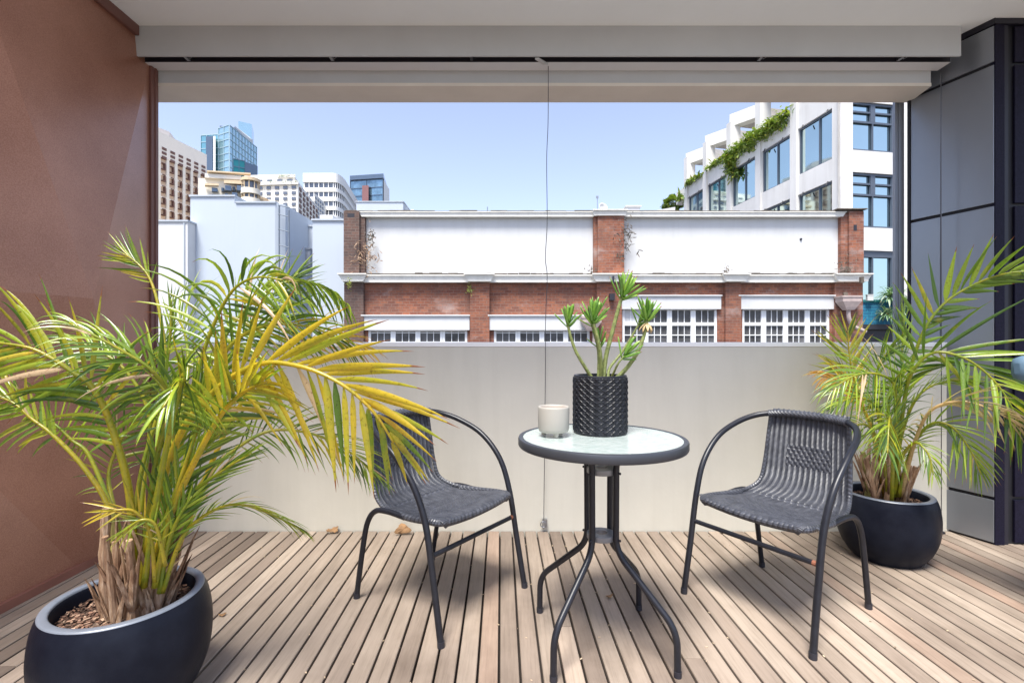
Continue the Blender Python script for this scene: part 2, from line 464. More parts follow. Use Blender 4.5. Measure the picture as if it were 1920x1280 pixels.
mb = MB(); mb.prism([(XL-.4, Y2), (xr2, Y2), (xr2+.03, Y2+.19), (XL-.4, Y2+.19)], zb2+.018, ZC+.3); mb.build('lintel_body', M['beam'], t)
mb = MB(); mb.prism([(XL-.4, Y2-.002), (xr2+.002, Y2-.002), (xr2+.032, Y2+.192), (XL-.4, Y2+.192)], zb2-.001, zb2+.0175); mb.build('lintel_soffit', M['beam2'], t)
# bright pull handle + hook + wire
t = empty('hanging_wire', (X_(1028, 2.8), 2.8, zb), 'thin slack black wire hanging from the beam down to a floor eyelet', 'wire')
pts = [P(1028, 122, 2.80), P(1028, 170, 2.8), P(1027.5, 235, 2.8), P(1025, 300, 2.8), P(1026, 400, 2.8), P(1025, 440, 2.8), P(1022.5, 485, 2.8), P(1026, 520, 2.8), P(1023, 600, 2.8), P(1022.5, 700, 2.8), P(1021, 850, 2.8), P(1019.5, 975, 2.8)]
mb = MB(); mb.tube(spline(pts, 5), .0021, 6); mb.build('wire', M['wire'], t, smooth=True)
e = P(1019, 985, 2.8); mb = MB()
ring = [(e.x+.016*math.cos(a), 2.815, e.z+.002+.016*math.sin(a)) for a in [k*math.pi/8 for k in range(17)]]
mb.tube(ring, .003, 6); mb.box(e.x-.006, e.x+.022, 2.815, 2.839, e.z-.02, e.z+.028); mb.build('eyelet', M['bolt'], t, smooth=True)
mb = MB(); a = P(1003, 106, 2.73); b = P(1026, 114, 2.76)
mb.prism([(a.x, 2.715), (a.x+.02, 2.712), (b.x+.005, 2.765), (b.x-.025, 2.765)], zb-.012, zb-.002)
tag(mb.build('blind_catch', simple('catch_pale', (.55, .56, .56), .4)), 'small pale metal catch in the black slot of the beam above the wire', 'catch')

# ---- left terracotta folded-metal wall
t = empty('terracotta_wall', (XL, 1.0, 0), 'terracotta folded metal wall with diagonal creases on the left side', 'wall')
mb = MB()
ya = -2.9; yb = YW+.03
pt = {'bl': (XL-.02, ya, -.1), 'tl': (XL-.015, ya, ZC), 'ta': (XL+.03, 1.746, ZC), 'lm': (XL-.05, 1.42, 1.29), 'tb': (XL-.004, 2.86, ZC-.0),
      'tr': (XL-.004, yb, ZC), 'br': (XL-.002, yb, -.1), 'ap': (XL+.15, 2.262, 1.29), 'fb': (XL+.02, 2.42, -.1)}
idx = {k: mb.vert(v) for k, v in pt.items()}
for f in (('ta', 'tb', 'ap'), ('ap', 'tb', 'br'), ('tb', 'tr', 'br'), ('ap', 'br', 'fb'), ('tl', 'ta', 'lm'), ('bl', 'tl', 'lm'), ('ta', 'ap', 'lm'), ('lm', 'ap', 'fb'), ('bl', 'lm', 'fb')):
    mb.face(*[idx[k] for k in f][::-1])
mb.box(XL-.30, XL-.06, ya, yb-.001, -.1, ZC+.0)
mb.build('folded_sheet', M['terracotta'], t)
mb = MB(); mb.box(XL-.03, XL+.026, YW-.045+.0, YW+.012, 0, ZC-.0); mb.box(XL-.03, XL+.032, YW-.018, YW-.006, 0, ZC-.002)
mb.build('edge_flashing', M['terracotta_trim'], t, bevel=.002)
mb = MB(); mb.box(XL-.02, XL+.03, ya, 2.698, ZC-.055, ZC-.001); mb.build('top_trim', M['terracotta_trim'], t)
mb = MB(); mb.box(XL-.01, XL+.034, ya, 2.79, .0, .035); mb.build('base_trim', simple('base_flashing', (.27, .115, .085), .5), t)
mb = MB()
for yy in (2.0, 2.45):
    mb.lathe([(.006, -.002), (.0055, .002), (.002, .004)], 0, 0, 10)
for j, v in enumerate(mb.v):
    yy = (1.99, 2.35)[j//30]; mb.v[j] = (XL+.030+v[2], yy+v[0], ZC-.028+v[1])
mb.build('rivet', M['bolt'], t, smooth=True)

# ---- right panelled wall
A = Vector((2.593, 2.636, 0)); Bv = Vector((2.448, 3.018, 0)); dirv = (Bv-A).normalized(); LW = (Bv-A).length; nrm = Vector((-dirv.y, dirv.x, 0))
if nrm.x > 0: nrm = -nrm
t = empty('panelled_wall', (A.x, A.y, 0), 'grey metal panelled wall with black shadow joints and dark navy return on the right', 'wall')
def pan(mb, u0, u1, z0, z1, d0=-.012, d1=0.0):
    b = len(mb.v)
    for u in (u0, u1):
        for d in (d0, d1):
            for z in (z0, z1):
                p = A+dirv*u+nrm*d; mb.vert((p.x, p.y, z))
    for q in ((0, 1, 3, 2), (4, 6, 7, 5), (0, 4, 5, 1), (2, 3, 7, 6), (0, 2, 6, 4), (1, 5, 7, 3)): mb.face(*[b+i for i in q])
mb = MB(); pan(mb, 0.004, LW+.0, .0, ZC-.003, -.20, -.0125); mb.build('joint_backing', M['groove'], t)
uj = (Vector((2.498, 2.864, 0))-A).length
zs = [(.012, .240), (.258, 1.822), (1.840, 2.582), (2.600, 2.792)]
for (z0, z1) in zs:
    for (u0, u1) in ((.004, uj-.003), (uj+.003, LW-.004)):
        if z0 < .1 and u0 > .1: pass
        mb = MB(); pan(mb, u0, u1, z0, z1); mb.build('metal_panel', M['panel_grey'], t, bevel=.0015)
mb = MB(); pan(mb, -.004, LW, 2.798, ZC-.001, -.05, .004); mb.box(A.x, 5.3, A.y-.004, A.y+.05, 2.798, ZC-.002); mb.build('head_trim', M['panel_edge'], t)
mb = MB(); pan(mb, LW-.003, LW+.012, 0, ZC, -.02, .006); mb.build('end_trim', M['groove'], t)
# navy return facing the camera
xc = A.x+.003
mb = MB(); mb.box(xc+.006, 5.3, A.y+.020, A.y+.06, 0, 2.797); mb.build('return_backing', M['groove'], t)
for (x0, x1) in ((xc, xc+.052), (xc+.112, xc+.9), (xc+.93, xc+2.0)):
    if x1-x0 < .1:
        mb = MB(); mb.box(x0, x1, A.y, A.y+.045, .0, 2.797); mb.build('corner_post', M['navy'], t, bevel=.002)
    else:
        for (z0, z1) in ((.012, .24), (.258, 1.822), (1.84, 2.582), (2.6, 2.79)):
            mb = MB(); mb.box(x0, x1, A.y+.006, A.y+.019, z0, z1); mb.build('navy_panel', M['navy'], t, bevel=.0015)
mb = MB(); mb.box(xc+.054, xc+.078, A.y+.008, A.y+.03, 0, 2.797); mb.build('joint_strip', M['panel_edge'], t)
# grey post beyond
t = empty('grey_post', (2.41, 3.05, 0), 'slim pale grey metal post standing past the panelled wall', 'post')
mb = MB(); mb.box(2.405, 2.438, 3.05, 3.085, -.1, 2.83); mb.box(2.385, 2.404, 3.055, 3.075, -.1, 2.83); mb.build('post_body', M['panel_grey'], t, bevel=.001)
# cable of the blind beside panels, with a foot
t = tag(MB().tube([P(1764, 131, 2.80), P(1765, 500, 2.80), P(1765, 985, 2.80)], .0022, 6).build('blind_guide_wire', M['wire']), 'thin black guide wire stretched floor to beam by the grey panels', 'wire')
mb = MB(); p = P(1765, 985, 2.80); mb.box(p.x-.02, p.x+.015, p.y-.01, p.y+.012, .001, .012); mb.build('wire_foot', M['slot'], t)

# ================================================================== FURNITURE
def make_chair():
    t = empty('bistro_chair', (0, 0, 0))
    loop = []
    half = [(.265, .265, .012), (.262, .225, .22), (.262, .185, .42), (.268, .125, .555), (.268, .02, .655), (.25, -.10, .712), (.205, -.19, .745), (.13, -.237, .758), (0, -.252, .762)]
    pts = half+[(-a, b, c) for (a, b, c) in half[:-1][::-1]]
    mb = MB(); mb.tube(spline(pts, 7), .0125, 12); mb.build('arm_frame', M['frame_dark'], t, smooth=True, world=False)
    for sgn in (-1, 1):
        mb = MB(); mb.tube(spline([(sgn*.222, .03, .402), (sgn*.224, -.07, .406), (sgn*.224, -.145, .392), (sgn*.224, -.195, .335), (sgn*.225, -.225, .22), (sgn*.225, -.265, .012)], 7), .0115, 12)
        mb.build('rear_leg', M['frame_dark'], t, smooth=True, world=False)
        for yy, xx, q in ((.265, .265, 1), (-.265, .225, -1)):
            mb = MB(); mb.tube([(sgn*xx, yy+q*.0008, 0), (sgn*xx, yy, .022)], .0138, 12); mb.build('foot_cap', M['slot'], t, smooth=True, world=False)
        mb = MB(); mb.tube([(sgn*.224, .165, .420), (sgn*.264, .187, .414)], .004, 8)
        mb.build('seat_bracket', M['bolt'], t, smooth=True, world=False)
    mb = MB(); mb.tube([(-.262, .207, .305), (.262, .207, .305)], .0095, 10); st = mb.build('stretcher', M['frame_dark'], t, smooth=True, world=False)
    mb = MB(); mb.tube([(-.2495, .207, .305), (-.236, .207, .305)], .0099, 10); mb.build('rusted_end', M['rust'], st, smooth=True, world=False)
    # woven sheet : profile in (y,z)
    prof = spline([(0, .218, .398), (0, .226, .420), (0, .205, .430), (0, .14, .424), (0, .05, .410), (0, -.05, .402), (0, -.13, .408), (0, -.185, .435), (0, -.212, .49), (0, -.222, .56), (0, -.232, .66), (0, -.245, .75), (0, -.252, .775), (0, -.262, .772)], 6)
    # arc length
    L = [0]
    for a, b in zip(prof[:-1], prof[1:]): L.append(L[-1]+(b-a).length)
    tot = L[-1]; nr = 15; per = 8; nu = nr*per
    mb = MB(); mb.uv = []
    dense = []
    m = 170
    for k in range(m+1):
        s = tot*k/m; j = 0
        while j < len(L)-2 and L[j+1] < s: j += 1
        f = (s-L[j])/(L[j+1]-L[j]); dense.append((prof[j].lerp(prof[j+1], f), s/tot))
    for k, (p, v) in enumerate(dense):
        t_ = (dense[min(k+1, m)][0]-dense[max(k-1, 0)][0]).normalized(); nn = Vector((0, -t_.z, t_.y))
        if nn.z < 0 and abs(p.z-.42) < .03 and p.y < .2: nn = -nn
        nn = Vector((0, t_.z, -t_.y))
        # half width along profile
        if v < .1: hw = .214+.012*(v/.1)
        elif v < .45: hw = .226-(v-.1)/.35*.02
        elif v < .6: hw = .206-(v-.45)/.15*.03
        else: hw = .176-(v-.6)/.4*.016
        if v < .06: hw -= .02*(1-v/.06)**2
        for i in range(nu+1):
            u = i/nu*2-1
            rib = abs(math.sin(math.pi*i/per))**.55*min(1, max(0, v-.03)*25)
            if .68 < v < .80 and abs(u) < .55 or .12 < v < .36 and abs(u) < .75:   # woven accent
                row = int(v*46); rib = abs(math.sin(math.pi*i/per+(math.pi/2)*(row % 2)))*(.35+.9*abs(math.sin(v*46*math.pi)))
            dishz = -.012*(1-u*u) if v < .45 else 0
            back = -.022*(1-u*u) if v > .5 else -.022*(1-u*u)*max(0, (v-.38)/.12)
            edge = max(0, abs(u)-.93)/.07
            pos = Vector((u*hw, p.y+back, p.z+dishz-edge*.006*(1 if v < .45 else 0)))+nn*(-.0045*rib)
            mb.vert(pos); mb.uv.append((u*.5+.5, v))
    for k in range(m):
        for i in range(nu):
            a = k*(nu+1)+i; mb.face(a, a+1, a+nu+2, a+nu+1)
    o = mb.build('woven_seat_and_back', M['rattan'], t, smooth=True, world=False, sharp=80)
    md = o.modifiers.new('thick', 'SOLIDIFY'); md.thickness = .007; md.offset = 0
    # wicker wrapped seat rim and back side rails
    rim = spline([(-.206, -.06, .402), (-.222, .05, .405), (-.222, .16, .414), (-.205, .212, .414), (-.12, .220, .406), (0, .222, .402), (.12, .220, .406), (.205, .212, .414), (.222, .16, .414), (.222, .05, .405), (.206, -.06, .402)], 6)
    mb = MB(); mb.tube(rim, .0135, 10); mb.uv = [(0, i*.0006) for i in range(len(mb.v))]; mb.build('seat_rim', M['rattan'], t, smooth=True, world=False)
    for sgn in (-1, 1):
        mb = MB(); mb.tube(spline([(sgn*.219, -.02, .403), (sgn*.205, -.12, .41), (sgn*.188, -.187, .445), (sgn*.18, -.213, .53), (sgn*.172, -.228, .65), (sgn*.164, -.238, .75)], 6), .009, 10)
        mb.uv = [(0, i*.0006) for i in range(len(mb.v))]; mb.build('back_rail', M['rattan'], t, smooth=True, world=False)
    mb = MB(); q = [p for p in spline(pts, 7) if abs(p.x) < .172 and p.z > .7]; mb.tube(q, .0165, 12); mb.uv = [(0, i*.0006) for i in range(len(mb.v))]; mb.build('top_wrap', M['rattan'], t, smooth=True, world=False)
    return t
c1 = make_chair()
tag(c1, 'charcoal wicker armchair partly behind the yellowing palm frond, left of table', 'chair', 'bistro chairs at the round table')
c1.location = (-.315, 2.12, 0); c1.rotation_euler = (0, 0, R(234.4))
c2 = copy_tree(c1); c2.location = (1.114, 2.053, 0); c2.rotation_euler = (0, 0, R(122.8))
tag(c2, 'charcoal wicker armchair with rusty stretcher end, standing before the small palm pot', 'chair')

# ---- table
TC = Vector((.325, 1.786, 0))
t = empty('round_table', TC, 'round glass topped bistro table with four bent charcoal legs', 'table')
mb = MB(); mb.lathe([(.0, .730), (.284, .730), (.284, .7425), (0, .7425)], TC.x, TC.y, 96); mb.build('glass_top', M['table_glass'], t, smooth=True)
mb = MB(); mb.lathe([(.2845, .7125), (.2995, .7125), (.3025, .717), (.3025, .738), (.3, .743), (.296, .7445), (.287, .7445), (.2845, .743), (.2845, .7125)], TC.x, TC.y, 96); mb.build('rim_band', M['rim'], t, smooth=True)
for k, a in enumerate((48, 138, 228, 318)):
    ca, sa = math.cos(R(a)), math.sin(R(a))
    def q(r, z): return (TC.x+r*ca, TC.y+r*sa, z)
    mb = MB(); mb.tube(fillet([q(.20, .705), q(.062, .690), q(.060, .345), q(.285, .148), q(.287, .006)], .055, 8), .0113, 12)
    lg = mb.build('leg', M['frame_dark'], t, smooth=True)
    mb = MB(); mb.tube([q(.287, 0), q(.287, .02)], .0128, 12); mb.build('foot_cap', M['slot'], lg, smooth=True)
for z, nm in ((.612, 'upper_ring'), (.375, 'lower_ring')):
    mb = MB(); prof = [(.022, z), (.050, z), (.052, z+.003), (.052, z+.019), (.050, z+.021), (.022, z+.021), (.022, z)]
    mb.lathe(prof, TC.x, TC.y, 40); rg = mb.build(nm, M['ringgrey'], t, smooth=True)
    for a in (48, 138, 228, 318):
        ca, sa = math.cos(R(a)), math.sin(R(a)); mb = MB()
        mb.tube([(TC.x+.05*ca, TC.y+.05*sa, z+.01), (TC.x+.079*ca, TC.y+.079*sa, z+.01)], .0045, 8); mb.build('bolt', M['slot'], rg, smooth=True)

# ---- embossed pot on table
PC = Vector((.337, 1.878, .7445))
t = empty('embossed_planter', PC, 'black cylinder planter embossed with diamonds standing on the glass table', 'planter')
mb = MB(); nt_, nz_ = 240, 100; r0 = .100; h0 = .215
for j in range(nz_+1):
    zz = j/nz_
    for i in range(nt_):
        a = 2*math.pi*i/nt_
        u = i/nt_*22; v = zz*10
        d = max(abs(math.sin(math.pi*(u+v))), 0); e2 = abs(math.sin(math.pi*(u-v)))
        f = min(d, e2)      # 0 on the ridges
        edge = 1 if .02 < zz < .975 else 0
        r = r0+edge*(.0045*(1-min(1, f*3.2)) + .0008)
        mb.vert((PC.x+r*math.cos(a), PC.y+r*math.sin(a), PC.z+.0003+zz*h0))
for j in range(nz_):
    for i in range(nt_):
        i2 = (i+1) % nt_; mb.face(j*nt_+i, j*nt_+i2, (j+1)*nt_+i2, (j+1)*nt_+i)
b0 = nz_*nt_
mb.lathe([(r0, PC.z+h0+.0003), (r0-.001, PC.z+h0+.003), (r0-.012, PC.z+h0+.003), (r0-.014, PC.z+h0-.003), (r0-.014, PC.z+h0-.03)], PC.x, PC.y, 96)
mb.lathe([(0, PC.z+.0005), (r0, PC.z+.0005)], PC.x, PC.y, 64)
mb.build('pot_wall', M['blackpot'], t, smooth=True, sharp=25)
mb = MB(); mb.lathe([(r0-.014, PC.z+h0-.022), (.04, PC.z+h0-.016), (0, PC.z+h0-.014)], PC.x, PC.y, 48); mb.build('soil', M['soil'], t, smooth=True)

def blade(mb, p0, d, up, ln, w, droop=.0, curl=0, tint=(0, 0, .5, 0), seg=6, fold=.25, wprof=None, side=None):
    """a lance-shaped leaf from p0 along d; up = face normal; gravity droop"""
    d = d.normalized(); up = (up-d*up.dot(d))
    if up.length < 1e-3: up = Vector((0, 0, 1)).cross(d)
    up.normalize(); b = len(mb.v); pp = p0.copy(); dd = d.copy(); n = seg
    for k in range(n+1):
        s = k/n
        ww = w*(wprof(s) if wprof else (math.sin(math.pi*min(1, .08+s*.92))**.7 if s < 1 else 0))
        if k == n: ww = w*.02
        sd = dd.cross(up).normalized()
        c = (tint[0], s, tint[2], tint[3])
        mb.vert(pp-sd*ww/2+up*ww*fold, c); mb.vert(pp, c); mb.vert(pp+sd*ww/2+up*ww*fold, c)
        if k < n:
            dd = (dd+Vector((0, 0, -1))*droop*(.35+s)/n*2 + up*curl/n)
            dd.normalize(); up = (up-dd*up.dot(dd)).normalized()
            pp = pp+dd*ln/n
    for k in range(n):
        a = b+k*3
        mb.face(a, a+1, a+4, a+3); mb.face(a+1, a+2, a+5, a+4)

# ---- succulent
rd = random.Random(11)
t = empty('succulent', PC+Vector((0, 0, h0-.02)), 'branching succulent with green leaf rosettes growing in the embossed black planter', 'plant')
def pY(px, py, dy=0): return P(px, py, 1.878+dy)
stems = [([(1112, 712), (1098, 690), (1078, 655), (1066, 615), (1066, 600)], -.02, .0065, 12, .050),
         ([(1126, 714), (1127, 680), (1122, 640), (1113, 605), (1113, 595)], -.03, .0075, 16, .062),
         ([(1131, 714), (1136, 670), (1150, 615), (1162, 570), (1170, 550)], .02, .0085, 20, .066),
         ([(1152, 712), (1175, 690), (1198, 655), (1211, 615), (1213, 590)], -.01, .0080, 18, .055),
         ([(1140, 712), (1143, 690), (1165, 662), (1185, 630), (1203, 598)], .04, .0055, 10, .045),
         ([(1134, 712), (1128, 680), (1124, 655), (1122, 640)], .05, .0055, 8, .05),
         ([(1122, 712), (1122, 660), (1113, 620), (1108, 600)], .03, .0055, 8, .045),
         ([(1143, 714), (1150, 700), (1160, 680), (1175, 662)], -.05, .0045, 9, .055)]
for si, (pp, dy, rr, nl, ll) in enumerate(stems):
    pts = spline([pY(a, b, dy*min(1, k*.5)) for k, (a, b) in enumerate(pp)], 6)
    mb = MB(); mb.tube(pts, [rr*(1.1-.45*i/len(pts))*(1+.07*(i % 2)) for i in range(len(pts))], 9)
    sg = mb.build('stem', M['succ_stem'], t, smooth=True)
    mb = MB(); top = pts[-1]; ax = (pts[-1]-pts[-5]).normalized()
    base = ax.orthogonal().normalized()
    for k in range(int(nl*1.0)):
        a = k*2.399; lev = k/nl
        rad = Quaternion(ax, a) @ base
        tilt = 1.05-.9*lev
        d = ax*math.cos(tilt)+rad*math.sin(tilt)
        o = top+ax*(-.030+.035*lev)
        y_ = .05+.25*rd.random()*(lev < .3)
        blade(mb, o+rad*.003, d, ax, ll*1.5*rd.uniform(.8, 1.12)*(1 if lev < .75 else .8), .0135, droop=.02, curl=rd.uniform(.1, .5), tint=(y_, 0, rd.random()*.7+.15, 0), seg=5, fold=.18,
              wprof=lambda s: (.45+.55*math.sin(math.pi*min(1, s*.75+.12))) if s < .93 else .45)
    if si in (3,):
        for k in range(7):
            d = Vector((rd.uniform(-1, 1), rd.uniform(-1, 1), -.7)); blade(mb, top-ax*.03, d, Vector((0, 0, 1)), .045, .010, .4, 0, (.5, 0, .5, .75), 5)
    if si == 2:
        blade(mb, top, pY(1146, 492)-top+Vector((0, -.05, 0)), Vector((0, 0, 1)), .09, .014, -.02, 0, (.35, 0, .5, 0), 5)
    o = mb.build('leaf_rosette', M['succ'], sg, smooth=True)
    sd = o.modifiers.new('thick', 'SOLIDIFY'); sd.thickness = .0022; sd.offset = 0

# ---- footed cream pot
QC = Vector((X_(1038, 1.80), 1.80, .7445))
t = empty('footed_candle_pot', QC, 'small cream ceramic candle pot on three stubby feet beside the black planter', 'pot')
mb = MB(); z0 = QC.z+.014
mb.lathe([(0, z0), (.045, z0), (.053, z0+.004), (.0565, z0+.014), (.0575, z0+.05), (.0575, z0+.088), (.0565, z0+.093), (.054, z0+.0945), (.050, z0+.093), (.0485, z0+.088), (.0485, z0+.07)], QC.x, QC.y, 56); mb.build('bowl', M['cream_pot'], t, smooth=True, sharp=60)
for a in (-80, 40, 160, 205):
    if a == 205: continue
    cx, cy = QC.x+.037*math.cos(R(a)), QC.y+.037*math.sin(R(a))
    mb = MB(); mb.lathe([(0, QC.z), (.006, QC.z), (.0085, QC.z+.004), (.0105, QC.z+.016)], cx, cy, 18); mb.build('foot', M['cream_pot'], t, smooth=True)
mb = MB(); mb.lathe([(.0484, z0+.078), (.01, z0+.079), (0, z0+.079)], QC.x, QC.y, 32); mb.build('candle_wax', M['wax'], t, smooth=True)

# ---- big pots
def big_pot(c, s, label, name='plant_pot', s2=1.0):
    t = empty(name, c, label, 'plant pot', 'black round plant pots')
    prof = [(0, .004), (.10, .002), (.135, .0), (.150, .012), (.182, .06), (.204, .12), (.212, .18), (.211, .235), (.203, .285), (.193, .312), (.191, .3165)]
    sp = spline([(a, 0, b) for a, b in prof], 4)
    mb = MB(); mb.lathe([(p.x*s*s2, c.z+p.z*s) for p in sp], c.x, c.y, 72)
    mb.lathe([(.168*s*s2, c.z+.314*s), (.164*s*s2, c.z+.308*s), (.166*s*s2, c.z+.25*s)], c.x, c.y, 72)
    mb.build('pot_body', M['pot'], t, smooth=True, sharp=60)
    mb = MB(); mb.lathe([(.1915*s*s2, c.z+.3155*s), (.190*s*s2, c.z+.319*s), (.186*s*s2, c.z+.3205*s), (.172*s*s2, c.z+.3205*s), (.1675*s*s2, c.z+.3175*s), (.1670*s*s2, c.z+.308*s)], c.x, c.y, 72)
    mb.build('rim', M['potrim_sheen'], t, smooth=True, sharp=60)
    mb = MB(); zz = c.z+.262*s; nn = 26
    rr = .1665*s*s2; b0 = 0
    mb.vert((c.x, c.y, zz+.012))
    for j in range(1, nn+1):
        for k in range(60):
            a = 2*math.pi*k/60; r = rr*j/nn
            h = noise.noise(Vector((r*math.cos(a)*60+c.x*9, r*math.sin(a)*60, 0)))*.007+noise.noise(Vector((r*math.cos(a)*18, r*math.sin(a)*18, 3)))*.008
            mb.vert((c.x+r*math.cos(a), c.y+r*math.sin(a), zz+h+.012*(1-(j/nn)**2)))
    for k in range(60): mb.face(0, 1+k, 1+(k+1) % 60)
    for j in range(nn-1):
        for k in range(60):
            mb.face(1+j*60+k, 1+(j+1)*60+k, 1+(j+1)*60+(k+1) % 60, 1+j*60+(k+1) % 60)
    so = mb.build('soil', M['soil'], t, smooth=True)
    rr_ = random.Random(int(c.x*100)); mb = MB()
    for k in range(900):
        a = rr_.uniform(0, 6.283); r = rr*math.sqrt(rr_.random())*.96
        mt = Matrix.Translation((c.x+r*math.cos(a), c.y+r*math.sin(a), zz+.012+.006*rr_.random())) @ Matrix.Rotation(rr_.uniform(0, 6.28), 4, 'Z') @ Matrix.Rotation(rr_.uniform(-.6, .6), 4, 'X')
        l = rr_.uniform(.002, .008); w = rr_.uniform(.0015, .004)
        mb.box(-l, l, -w, w, -.001, .0015, mt)
    ch = mb.build('bark_chips', M['chip_a'], so); ch['kind'] = 'stuff'
    return t
CL = Vector((-1.153, 1.47, 0)); CR = Vector((1.905, 2.50, 0))
pl = big_pot(CL, 1.035, 'large black round pot with painted rim sheen and bark mulch at the left deck corner')
pr = big_pot(CR, 1.03, 'black round pot by the grey panelled wall behind the wicker armchair')

# ================================================================== PALMS
def lprof(s):
    if s < .22: return .30+.70*math.sin(s/.22*math.pi/2)
    return max(.02, (1-((s-.22)/.78)**1.45))
def frond(parent, pts, L=.28, n=26, w=.022, roll=0, yel=.2, dry=0, s0=.28, droop=.5, lift=.35, a0=68, a1=14, lp=1, lm=1, rs=.0085, yu=0, yd=0, flop=2, seed=0, tipy=.0, sub=6, stemcol=None, basefade=.55, au=.68, ad=1.15):
    rd = random.Random(seed); 
    pts = spline([P(*p) for p in pts], sub)
    D = [0]
    for a, b in zip(pts[:-1], pts[1:]): D.append(D[-1]+(b-a).length)
    tot = D[-1]
    def at(s):
        s *= tot; j = 0
        while j < len(D)-2 and D[j+1] < s: j += 1
        f = (s-D[j])/max(1e-9, D[j+1]-D[j]); return pts[j].lerp(pts[j+1], f), (pts[j+1]-pts[j]).normalized()
    mb = MB()
    yel = yel*.86 if yel < .9 else yel; sy = yel*.5+.33 if stemcol is None else stemcol
    mb.tube(pts, [rs*(1-.82*i/len(pts))+.0007 for i in range(len(pts))], 7, c=(sy, .2, .6, dry))
    view = Vector((.0, 1, 0))
    n = int(n*1.15)
    for k in range(n):
        f = k/(n-1); s = s0+(1-s0)*(f**.92)*.995
        p, T = at(s)
        S = T.cross(view)
        if S.length < .15: S = T.cross(Vector((0, 0, 1)))
        S.normalize()
        S = Quaternion(T, R(roll)) @ S
        Nn = S.cross(T).normalized()
        if abs(Nn.z) > .12 and Nn.z < 0: Nn = -Nn
        ang = R(a0+(a1-a0)*f**1.25)
        env = (basefade+(1-basefade)*min(1, f*3.5))*(1-.50*max(0, (f-.55)/.45)**1.6)
        for sg, lm_ in ((1, lp), (-1, lm)):
            if lm_ <= 0 or rd.random() < .03: continue
            fl = (sg*S.z > 0 and f > flop)
            ll = L*env*lm_*rd.uniform(.86, 1.1)*(.62 if fl else 1)
            un = (S*sg).z; an = ang*((1-un)+un*au if un > 0 else (1+un)-un*ad)
            d = T*math.cos(an)+(S*sg*math.cos(lift)+Nn*math.sin(lift))*math.sin(an)
            d += Vector((rd.gauss(0, .09), rd.gauss(0, .09), rd.gauss(0, .09)))
            up = (T*-1).lerp(Nn, .55+rd.uniform(-.2, .2))
            up = (Nn*.8-T*.25*1+Vector((rd.gauss(0, .2), rd.gauss(0, .2), 0)))
            yy = min(1, max(0, yel+(yu if un > 0 else yd)+tipy*f+rd.gauss(0, .14)))
            dr = dry if dry > 0 else (1.0 if rd.random() < .02 else 0)
            blade(mb, p+S*sg*rs*.4, d, up, ll, w*rd.uniform(.60, .86)*(.7+.3*env), droop*rd.uniform(.6, 1.5)*(3.2 if fl else 1), 0, (yy, 0, rd.random(), dr), 7, .28, lprof)
    return mb.build('frond', M['palm'], parent, smooth=True, sharp=0)

def caneset(parent, c, s, n, seed, h=(.20, .34), rr=.022, ctr=(0, 0), spread=.085):
    rd = random.Random(seed); zs = c.z+.262*s
    for k in range(n):
        a = rd.uniform(0, 6.283); r = spread*math.sqrt((k+.5)/n)
        x = c.x+ctr[0]+r*math.cos(k*2.4)*1.25; y = c.y+ctr[1]+r*math.sin(k*2.4)
        hh = rd.uniform(*h); lean = Vector(((x-c.x)*.5+rd.gauss(0, .02), (y-c.y)*.4+rd.gauss(0, .02), hh))
        pts = spline([Vector((x, y, zs-.02)), Vector((x, y, zs))+lean*.5+Vector((rd.gauss(0, .006), 0, 0)), Vector((x, y, zs))+lean], 6)
        mb = MB(); q = rr*rd.uniform(.55, 1.05); mb.tube(pts, [q*(1.15-.5*i/len(pts))*(1+.12*math.sin(i*2.1+k)) for i in range(len(pts))], 9)
        cn = mb.build('cane', M['cane'] if k % 5 == 4 else M['bark_tan'], parent, smooth=True)
        mb = MB()
        for j in range(5):   # torn dry sheaths
            aa = rd.uniform(0, 6.28); p = pts[rd.randrange(1, 7)]+Vector((q*math.cos(aa), q*math.sin(aa), 0))
            d = Vector((math.cos(aa)*.22+lean.x, math.sin(aa)*.22+lean.y, 1))
            blade(mb, p-Vector((0, 0, .03)), d, Vector((math.cos(aa), math.sin(aa), .1)), rd.uniform(.10, .24), rd.uniform(.014, .032), -.05, .15, (.5, 0, rd.random(), 0), 6, -.45, lambda s: (1-s)**.55*.95+.05)
        o = mb.build('dry_sheath', M['bark_tan'], cn, smooth=True)
        md = o.modifiers.new('t', 'SOLIDIFY'); md.thickness = .0015

